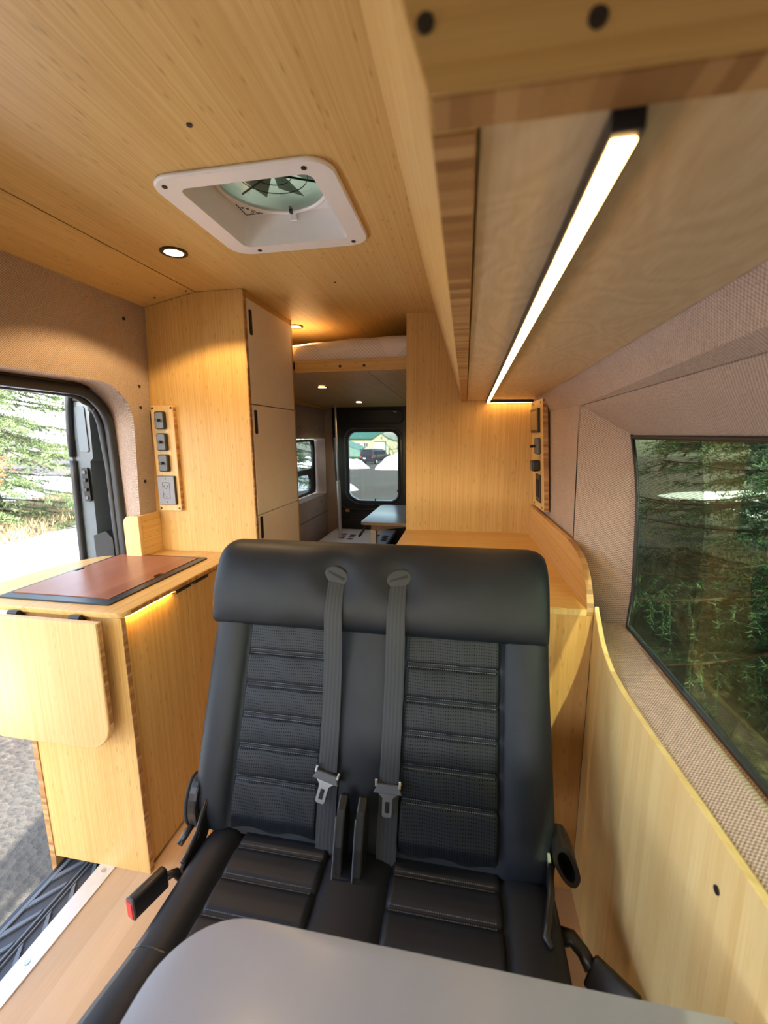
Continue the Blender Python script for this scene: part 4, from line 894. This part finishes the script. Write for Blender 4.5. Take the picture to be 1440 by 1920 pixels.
part('swing_arm', loft([[(-0.70, 3.20, 0.655), (-0.66, 3.18, 0.655), (-0.66, 3.18, 0.698), (-0.70, 3.20, 0.698)], [(-0.36, 3.36, 0.675), (-0.34, 3.32, 0.675), (-0.34, 3.32, 0.698), (-0.36, 3.36, 0.698)]]), M['edge_ply'], rt_)
part('leg', box(-0.705, -0.655, 3.185, 3.235, 0.0, 0.66, 0.004), M['alu'], rt_)
part('lever', tube([(-0.705, 3.20, 0.685), (-0.74, 3.19, 0.680), (-0.775, 3.18, 0.625), (-0.79, 3.18, 0.605)], [0.007, 0.008, 0.010, 0.010], 8), M['blk'], rt_, smooth=180)
pf = thing('rear_platform', 'white topped box with round black vent holes before the rear door', 'box', (-0.95, 3.8, 0))
part('body', box(-1.25, -0.66, 3.30, 4.10, 0.0, 0.435), M['blk_matte'], pf)
part('top', box(-1.255, -0.655, 3.295, 4.105, 0.435, 0.457, 0.002), M['lam'], pf)
part('edge_trim', box(-0.653, -0.645, 3.295, 4.105, 0.43, 0.459), M['alu'], pf)
for cx in (-1.10, -0.79):
    for i in range(3):
        for j in range(2):
            part('vent_hole', plate(ellipse(cx + j * 0.088 + i * 0.006, 3.87 - i * 0.075 - j * 0.03, 0.030, 0.026, 16), 0.4565, 0.4580, FZ), M['blk_matte'], pf)
po = thing('table_pole', 'pale metal pole standing on the rear platform beside the cargo door', 'pole', (-1.098, 3.72, 0.457))
part('upper_tube', tube([(-1.100, 3.70, 0.95), (-1.107, 3.68, 1.640)], 0.0085, 10), M['alu'], po, smooth=180)
part('lower_tube', tube([(-1.098, 3.72, 0.457), (-1.100, 3.70, 0.98)], 0.0165, 12), M['alu'], po, smooth=40)

# ------------------------------------------------------------------ outdoors
def gz(y): return -0.6 - 0.035 * max(0.0, y - 6.0)
gm, nt, b = new_mat('gravel'); o_, s_ = xyz(nt)
n1 = noise(nt, o_, 18, 6, 0.75); n2 = noise(nt, o_, 0.35, 4, 0.6); vr = nd(nt, 'ShaderNodeTexVoronoi'); vr.inputs['Scale'].default_value = 26; lk(nt, o_, vr.inputs['Vector'])
f = val(nt, 'ADD', val(nt, 'MULTIPLY', n1, 0.6), val(nt, 'MULTIPLY', vr.outputs['Distance'], 0.5))
c1 = ramp(nt, f, [(0.25, (0.020, 0.0145, 0.011)), (0.55, (0.055, 0.041, 0.031)), (0.9, (0.15, 0.12, 0.095))])
c2 = mixc(nt, ramp(nt, n2, [(0.45, (0, 0, 0)), (0.62, (1, 1, 1))]), c1, (0.075, 0.068, 0.056))
lk(nt, c2, b.inputs['Base Color']); b.inputs['Roughness'].default_value = 0.85; bump(nt, b, f, 0.7, 0.03)
M['gravel'] = gm
M['snow'] = plain('snow', (0.86, 0.88, 0.92), 0.7, nz=0.05, nscale=4)
gr = bmesh.new(); ys = [-30, -6, 6, 20, 40, 60, 90, 160]
loft([[(-140, y, gz(y)), (140, y, gz(y))] for y in ys], gr, cap=False, closed=False)
for f_ in gr.faces:
    if f_.normal.z < 0: f_.normal_flip()
struct('ground', gr, gm, 'packed gravel yard round the van')
def mound(name, label, cx, cy, rx, ry, h, seed, mat, cat, rot=0.0, group=None, n=36):
    group = {'snow_bank': 'snow banks across the yard', 'snow_field': 'snow fields round the yard', 'snow_patch': 'snow patches on the gravel', 'grass_verge': 'grass verges under the trees'}.get(name)
    rg = random.Random(seed); ph = [rg.uniform(0, 6.28) for _ in range(8)]
    def fn(a, b):
        th = 2 * PI * a; r = b; ir = 1 + 0.16 * math.sin(3 * th + ph[0]) + 0.10 * math.sin(7 * th + ph[1])
        lx, ly = rx * r * ir * math.cos(th), ry * r * ir * math.sin(th)
        x = cx + lx * math.cos(rot) - ly * math.sin(rot); y = cy + lx * math.sin(rot) + ly * math.cos(rot)
        hh = h * (1 - r ** 3.2) * (1 + 0.22 * math.sin(lx * 2.3 / max(1, rx / 4) + ph[2]) * math.sin(ly * 3.1 / max(1, ry / 4) + ph[3]) + 0.1 * math.sin(lx * 6 + ph[4]) * math.sin(ly * 7 + ph[5])) if r < 1 else 0
        return Vector((x, y, gz(y) - 0.03 + max(0, hh)))
    bm = grid(fn, n, 14); bmesh.ops.remove_doubles(bm, verts=bm.verts[:], dist=1e-4)
    bmesh.ops.recalc_face_normals(bm, faces=bm.faces[:])
    if sum(f.normal.z for f in bm.faces) < 0: bmesh.ops.reverse_faces(bm, faces=bm.faces[:])
    return part(name, bm, mat, None, label, 180, None, cat, group)
mound('snow_patch', 'flat bright snow covered ground outside the sliding door', -6.1, 4.4, 1.85, 7.5, 0.06, 3, M['snow'], 'snow', 0.45)  # near edge drawn in, out of view, to bounce more daylight indoors
mound('snow_field', 'wide snow field behind the sunlit spruce', -22, 14, 10.5, 16, 0.35, 4, M['snow'], 'snow', 0.5)
mound('snow_patch', 'melting snow patch on the dark ground below the tinted window', 1.55, 0.95, 0.28, 0.5, 0.05, 5, M['snow'], 'snow', 0.3)
mound('snow_field', 'snowy slope glimpsed between branches through the tinted window', 14.5, 14, 7, 9, 0.45, 6, M['snow'], 'snow', -0.6)
mound('snow_bank', 'heaped snow bank in front of the parked dark van', -12.4, 44, 2.3, 1.8, 0.95, 7, M['snow'], 'snow')
mound('snow_bank', 'large rough snow bank beside the garage door', -5.4, 43, 3.7, 2.4, 1.45, 8, M['snow'], 'snow', 0.1)
mound('snow_bank', 'snow bank before the green sloped roof', -17.6, 46, 2.6, 2.0, 1.0, 9, M['snow'], 'snow')
mound('snow_patch', 'small white snow lump on the yard seen low in the rear window', -5.9, 19.3, 1.1, 1.1, 0.42, 10, M['snow'], 'snow')
mound('snow_field', 'white snowy bank outside the small rear side window', -9.6, 22.0, 2.6, 5.5, 0.8, 12, M['snow'], 'snow', 0.25)
mound('snow_strip', 'thin icy streak across the gravel yard', -5.2, 28.0, 1.5, 0.25, 0.02, 11, M['snow'], 'snow')
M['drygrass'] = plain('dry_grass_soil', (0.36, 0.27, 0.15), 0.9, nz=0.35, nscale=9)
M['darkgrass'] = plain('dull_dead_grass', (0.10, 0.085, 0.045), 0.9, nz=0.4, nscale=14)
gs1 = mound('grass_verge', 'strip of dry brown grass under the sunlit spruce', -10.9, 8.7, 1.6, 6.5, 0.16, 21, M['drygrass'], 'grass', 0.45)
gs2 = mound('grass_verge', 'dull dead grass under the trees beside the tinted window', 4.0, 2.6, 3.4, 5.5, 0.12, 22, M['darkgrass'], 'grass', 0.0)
def tufts(host_c, rx, ry, rot, n, seed, mat, hmin, hmax, label, parent):
    rg = np.random.default_rng(seed); r = np.sqrt(rg.random(n)); t = rg.random(n) * 2 * PI
    lx, ly = rx * r * np.cos(t), ry * r * np.sin(t)
    x = host_c[0] + lx * math.cos(rot) - ly * math.sin(rot); y = host_c[1] + lx * math.sin(rot) + ly * math.cos(rot)
    z = np.full(n, -0.6); h = rg.uniform(hmin, hmax, n); a = rg.random(n) * 2 * PI; ln = rg.normal(0, 0.5, (n, 2)) * h[:, None]
    w = 0.012
    V = np.empty((n, 3, 3)); V[:, 0] = np.stack([x - w * np.cos(a), y - w * np.sin(a), z], 1); V[:, 1] = np.stack([x + w * np.cos(a), y + w * np.sin(a), z], 1); V[:, 2] = np.stack([x + ln[:, 0], y + ln[:, 1], z + h], 1)
    return tri_mesh('blades', V.reshape(-1, 3), mat, parent, label, 'stuff')
def tri_mesh(name, V, mat, parent=None, label=None, kind=None):
    n = len(V); me = bpy.data.meshes.new(name)
    b = BASE[parent] if parent is not None else ORIG
    V = V - np.array(b)
    me.vertices.add(n); me.vertices.foreach_set('co', V.astype(np.float32).ravel())
    me.loops.add(n); me.loops.foreach_set('vertex_index', np.arange(n, dtype=np.int32))
    me.polygons.add(n // 3); me.polygons.foreach_set('loop_start', np.arange(0, n, 3, dtype=np.int32))
    try: me.polygons.foreach_set('loop_total', np.full(n // 3, 3, dtype=np.int32))
    except Exception: pass
    me.update(calc_edges=True); me.validate(); me.materials.append(mat)
    o = bpy.data.objects.new(name, me); COL.objects.link(o)
    if parent is not None: o.parent = parent
    BASE[o] = b
    if label: o['label'] = label
    if kind: o['kind'] = kind
    return o
tufts((-10.9, 8.7), 1.5, 6.2, 0.45, 9000, 3, M['drygrass'], 0.08, 0.30, None, gs1)
tufts((4.0, 2.6), 3.3, 5.3, 0.0, 9000, 4, M['darkgrass'], 0.06, 0.22, None, gs2)
def needle_mat(name, a, c):
    m, nt, b = new_mat(name); o, s = xyz(nt); f = noise(nt, o, 2.2, 4, 0.7)
    lk(nt, ramp(nt, f, [(0.3, a), (0.7, c)]), b.inputs['Base Color']); b.inputs['Roughness'].default_value = 0.6
    b.inputs['Specular IOR Level'].default_value = 0.25
    b.inputs['Subsurface Weight'].default_value = 0.0
    return m
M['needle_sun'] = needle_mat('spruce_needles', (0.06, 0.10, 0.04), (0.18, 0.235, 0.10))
M['needle_shade'] = needle_mat('shaded_spruce_needles', (0.028, 0.062, 0.034), (0.085, 0.15, 0.085))  # darker copy of the needles, shade put into the colour
M['bark'] = plain('spruce_bark', (0.045, 0.03, 0.02), 0.9, nz=0.4, nscale=12)
M['deadtwig'] = plain('rusty_dead_needles', (0.40, 0.15, 0.06), 0.85, nz=0.3, nscale=10)
def norm(v): return v / np.maximum(1e-9, np.linalg.norm(v, axis=-1, keepdims=True))
def spruce(label, cx, cy, h, rad, seed, nb, mat, z_low=0.25, twigs=16, ndl=26, nlen=0.06, nwid=0.010, dead=None, face=None):
    rg = np.random.default_rng(seed); z0 = gz(cy)
    t = thing('spruce_tree', label, 'tree', (cx, cy, z0), 'spruce trees round the van')
    part('trunk', tube([(cx, cy, z0 - 0.1), (cx + 0.03, cy, z0 + h * 0.5), (cx, cy, z0 + h)], [0.035 * h * 0.6, 0.016 * h, 0.01], 10), M['bark'], t, smooth=180)
    wood = bmesh.new(); T = []; D = []
    for k in range(nb):
        f = (k + rg.random()) / nb; zb = z0 + z_low + (h - z_low - 0.3) * f ** 1.15
        L = rad * (1 - (zb - z0) / h) ** 0.75 * rg.uniform(0.75, 1.12) + 0.15
        az = k * 2.39996 + rg.normal(0, 0.25)
        if face is not None and rg.random() < 0.35: az = face + rg.normal(0, 0.9)
        d = np.array([math.cos(az), math.sin(az), 0.0]); side = np.array([-d[1], d[0], 0.0])
        droop = rg.uniform(0.18, 0.42); S = np.linspace(0, 1, 9)
        ax = np.array([cx, cy, zb]) + d * (S[:, None] * L) + np.array([0, 0, 1.0]) * ((-droop * L) * (S ** 1.3) + 0.16 * L * S ** 3)[:, None]
        tube([tuple(p) for p in ax], [0.018 * (1 - s * 0.85) + 0.003 for s in S], 5, bm=wood)
        nt_ = int(twigs * (0.5 + L / rad))
        s = np.sort(rg.uniform(0.12, 1.0, nt_)); base = np.stack([np.interp(s, S, ax[:, i]) for i in range(3)], 1)
        sg = np.where(np.arange(nt_) % 2 == 0, 1, -1)
        tl_ = L * 0.34 * (1.05 - s * 0.75) * rg.uniform(0.6, 1.2, nt_) + 0.06
        td = norm(d * 0.75 + side * (sg * rg.uniform(0.6, 1.1, nt_))[:, None] + np.array([0, 0, 1.0]) * rg.uniform(-0.42, 0.05, nt_)[:, None])
        is_dead = dead is not None and k in dead
        nn = ndl; q = rg.uniform(0, 1, (nt_, nn))
        dr = (q ** 2 * (-0.12) * tl_[:, None])
        P = base[:, None] + td[:, None] * (q * tl_[:, None])[..., None]; P[..., 2] += dr
        rd = norm(rg.normal(0, 1, (nt_, nn, 3))); dirn = norm(td[:, None] * 0.8 + rd * 0.9)
        wv = norm(np.cross(dirn, rg.normal(0, 1, (nt_, nn, 3)))) * (nwid * 0.5)
        ln = nlen * rg.uniform(0.7, 1.2, (nt_, nn, 1))
        tri = np.stack([P - wv, P + wv, P + dirn * ln], 2).reshape(-1, 3)
        (D if is_dead else T).append(tri)
        # the twig itself as a thin sliver
        w2 = norm(np.cross(td, np.array([0, 0, 1.0]))) * 0.004
        tw = np.stack([base - w2, base + w2, base + td * tl_[:, None]], 1); tw[:, 2, 2] -= 0.12 * tl_
        (D if is_dead else T).append(tw.reshape(-1, 3))
    part('branches', wood, M['bark'], t, kind='stuff', smooth=180)
    tri_mesh('foliage', np.concatenate(T), mat, t, kind='stuff')
    if D: tri_mesh('dead_foliage', np.concatenate(D), M['deadtwig'], t, 'rust brown dead branch', 'stuff')
    return t
spruce('large sunlit spruce filling the view through the sliding door', -10.6, 8.0, 8.5, 3.0, 1, 150, M['needle_sun'], 0.3, 20, 40, 0.085, 0.020, dead=(39,), face=-0.7)
spruce('sunlit spruce standing further along behind the grass verge', -13.2, 6.2, 8.0, 2.8, 2, 120, M['needle_sun'], 0.3, 16, 30, 0.09, 0.022)
spruce('spruce with low branches outside the small rear side window', -7.3, 17.2, 7.0, 1.9, 3, 110, M['needle_shade'], 0.6, 16, 30, 0.08, 0.020)
spruce('shade-darkened spruce close outside the tinted side window', 3.25, 3.6, 6.5, 2.15, 4, 150, M['needle_shade'], 0.35, 24, 46, 0.05, 0.009, face=3.6)
spruce('second dark spruce behind the nearer one, by the tinted window', 3.6, 0.6, 6.5, 2.2, 5, 130, M['needle_shade'], 0.4, 22, 40, 0.05, 0.009, face=3.0)
spruce('third dark spruce further back, seen through the mesh screen', 5.2, 7.4, 8.0, 2.6, 6, 120, M['needle_shade'], 0.4, 18, 34, 0.07, 0.014)
spruce('fourth dark spruce rising behind the second one', 7.2, 3.2, 8.5, 2.9, 8, 120, M['needle_shade'], 0.4, 18, 34, 0.08, 0.016)

# workshop building with a gable, windows and a garage door
bY = 110.0; KB = bY / 72.0
def BX(x): return x * KB
def BZ(z): return 1.37 + (z - 1.37) * KB
def B2(pts): return [(BX(x), BZ(z)) for x, z in pts]
g0 = gz(bY) - 0.3; gq = 1.37 + (g0 - 1.37) / KB
bl_ = thing('workshop_building', 'cream workshop with a green roof and white garage door across the yard', 'building', (BX(-17), bY, gz(bY)))
M['cream'] = plain('cream_siding', (0.30, 0.31, 0.20), 0.8, nz=0.04); M['teal'] = plain('green_metal_roof', (0.035, 0.12, 0.095), 0.5, nz=0.06)
part('gable_wall', plate(B2([(-15.42, gq), (-10.6, gq), (-10.6, 0.5), (-11.75, 0.70), (-13.02, 1.28), (-13.75, 1.95), (-15.42, 0.85)]), bY, bY + 0.3, FY, [B2([(-14.92, gq + 0.1), (-13.14, gq + 0.1), (-13.14, 0.37), (-14.92, 0.37)])]), M['cream'], bl_)
part('long_wall', box(BX(-25), BX(-15.42), bY, bY + 0.3, g0, BZ(0.88)), M['cream'], bl_)
part('roof', quad_slab([(BX(-25), bY - 0.6, BZ(0.86)), (BX(-15.36), bY - 0.6, BZ(0.86)), (BX(-13.70), bY + 6, BZ(2.1)), (BX(-25), bY + 6, BZ(2.1))], 0.2), M['teal'], bl_)
part('verge', tube([(BX(-15.4), bY - 0.4, BZ(0.88)), (BX(-13.77), bY - 0.4, BZ(1.97))], 0.13, 6), M['teal'], bl_)
part('verge', tube([(BX(x), bY - 0.4, BZ(z)) for x, z in ((-13.77, 1.97), (-13.3, 1.52), (-13.0, 1.31), (-12.4, 1.0), (-11.75, 0.72), (-10.6, 0.5))], 0.11, 6), M['teal'], bl_)
gd = part('garage_door', box(BX(-14.92), BX(-13.14), bY + 0.1, bY + 0.2, BZ(gq + 0.1), BZ(0.37)), M['wht'], bl_, 'white garage door')
part('door_frame', box(BX(-13.16), BX(-12.95), bY - 0.1, bY + 0.1, g0, BZ(0.45), bm=box(BX(-14.97), BX(-12.95), bY - 0.1, bY + 0.1, BZ(0.35), BZ(0.45))), M['teal'], gd)
for k in range(1, 5): part('panel_joint', box(BX(-14.92), BX(-13.14), bY + 0.09, bY + 0.1, g0 + 0.2 + k * 0.8, g0 + 0.25 + k * 0.8), M['grey'], gd)
for x in (-17.62, -16.41):
    wf = part('window', box(BX(x - 0.36), BX(x + 0.36), bY - 0.06, bY, BZ(-0.50), BZ(0.33)), M['wht'], bl_)
    for dx in (-0.17, 0.17): part('pane', box(BX(x + dx - 0.125), BX(x + dx + 0.125), bY - 0.08, bY - 0.06, BZ(-0.44), BZ(0.27)), M['blk'], wf)
part('wall_lamp', box(BX(-13.8), BX(-13.65), bY - 0.35, bY, BZ(0.95), BZ(1.25), 0.03), M['grey'], bl_)
KS = 80 / 61.0
sh = thing('green_shed', 'low shed with a green sloping roof left of the workshop', 'shed', (-21, 80, gz(80)))
part('roof', quad_slab([(-24.5, 79, 0.55), (-19.2, 79, -1.2), (-19.2, 84, -0.9), (-24.5, 84, 1.2)], 0.12), plain('pale_green_roof', (0.09, 0.19, 0.16), 0.5), sh)
part('wall', plate([(-24.5, gz(80) - 0.3), (-19.2, gz(80) - 0.3), (-19.2, -1.22), (-24.5, 0.53)], 79.1, 84, FY), plain('pale_green_siding', (0.12, 0.21, 0.18), 0.7), sh)
hd = thing('dark_hedge', 'low dark hedge at the foot of the green shed', 'hedge', (-18, 68, gz(68)))
rgh = np.random.default_rng(5); nH = 5000
ph_ = np.stack([rgh.uniform(-20.5, -15.6, nH), rgh.uniform(67.5, 68.5, nH), gz(68) + rgh.uniform(0, 0.8, nH)], 1)
tri_mesh('foliage', np.stack([ph_, ph_ + rgh.normal(0, 0.09, (nH, 3)), ph_ + rgh.normal(0, 0.09, (nH, 3))], 1).reshape(-1, 3), M['needle_shade'], hd, kind='stuff')

# parked van
vY = 58.3; vz = gz(vY)
pv = thing('parked_van', 'dark passenger van parked behind the snow bank', 'van', (-13.0, vY, vz))
VF = (Vector((-14.1, vY, vz)), Vector((0.954, -0.30, 0)).normalized(), Vector((0, 0, 1)), Vector((0.30, 0.954, 0)).normalized())
M['vanpaint'] = plain('black_car_paint', (0.018, 0.020, 0.030), 0.25, coat=0.8); M['vanglass'] = plain('dark_car_glass', (0.03, 0.035, 0.05), 0.06, spec=0.8)
def vsec(h, top, nose=0.0):
    return [at(VF, a, z, h) for a, z in ((0.02, 0.35), (0.0, 0.8), (0.04, 1.2), (0.16, top - 0.12), (0.35, top), (1.65, top), (1.84, top - 0.12), (1.96, 1.2), (2.0, 0.8), (1.98, 0.35))]
part('body', loft([vsec(0.0, 1.95), vsec(0.12, 2.05), vsec(3.2, 2.05), vsec(3.9, 1.9), vsec(4.5, 1.25), vsec(5.2, 1.1)]), M['vanpaint'], pv, smooth=40)
part('rear_window', plate(rrect(0.25, 1.75, 1.18, 1.80, 0.1, 4), -0.035, 0.03, VF), M['vanglass'], pv)
VS = (at(VF, 0, 0, 0), VF[3], VF[2], VF[1])
for (a0, a1) in ((0.25, 1.55), (1.65, 2.6), (2.7, 3.6)): part('side_window', plate(rrect(a0, a1, 1.24, 1.78, 0.06, 3), 1.90, 1.965, VS), M['vanglass'], pv)
for a in (0.06, 1.80): part('tail_light', box(a + 0.03, a + 0.11, -0.03, 0.06, 0.85, 1.15, fr=(VF[0], VF[1], VF[3], VF[2])), M['red'], pv, 'red tail light')
part('number_plate', plate(rrect(0.45, 0.85, 0.72, 0.88, 0.02), -0.03, 0.0, VF), M['wht'], pv)
part('bumper', box(0.0, 2.0, -0.10, 0.08, 0.30, 0.62, 0.04, fr=(VF[0], VF[1], VF[3], VF[2])), M['vanpaint'], pv)
for a in (1.78, 0.02):
    for l_ in (1.0, 4.2):
        wh = part('wheel', disc(at(VF, a, 0.34, l_), VF[1], 0.34, 0.22, 20), M['rubber'], pv)
        part('hubcap', disc(at(VF, a + 0.2, 0.34, l_), VF[1], 0.2, 0.03, 14), M['alu'], wh)
fp_ = thing('wire_fence', 'short wooden post fence right of the garage door', 'fence', (-8.0, 60, gz(60)))
for x in (-10.4, -8.9, -7.4): part('post', tube([(x, 60, gz(60)), (x, 60, gz(60) + 2.2)], 0.08, 6), M['bark'], fp_)
part('rail', tube([(-10.4, 60, gz(60) + 2.0), (-7.4, 60, gz(60) + 2.25)], 0.05, 6), M['bark'], fp_)
bs_ = thing('bare_bush', 'leafless bush beside the garage building', 'bush', (-9.0, 64, gz(64)))
bb = bmesh.new()
for k in range(60):
    x, z = -10.0 + random.random() * 3.0, gz(64); a = random.gauss(0, 0.45); l_ = random.uniform(1.5, 4.2)
    p1 = (x + l_ * 0.5 * math.sin(a), 64, z + l_ * 0.5); tube([(x, 64, z), p1, (p1[0] + l_ * 0.5 * math.sin(a + random.gauss(0, 0.4)), 64, z + l_)], [0.035, 0.02, 0.01], 4, bm=bb)
part('twigs', bb, M['bark'], bs_, kind='stuff')
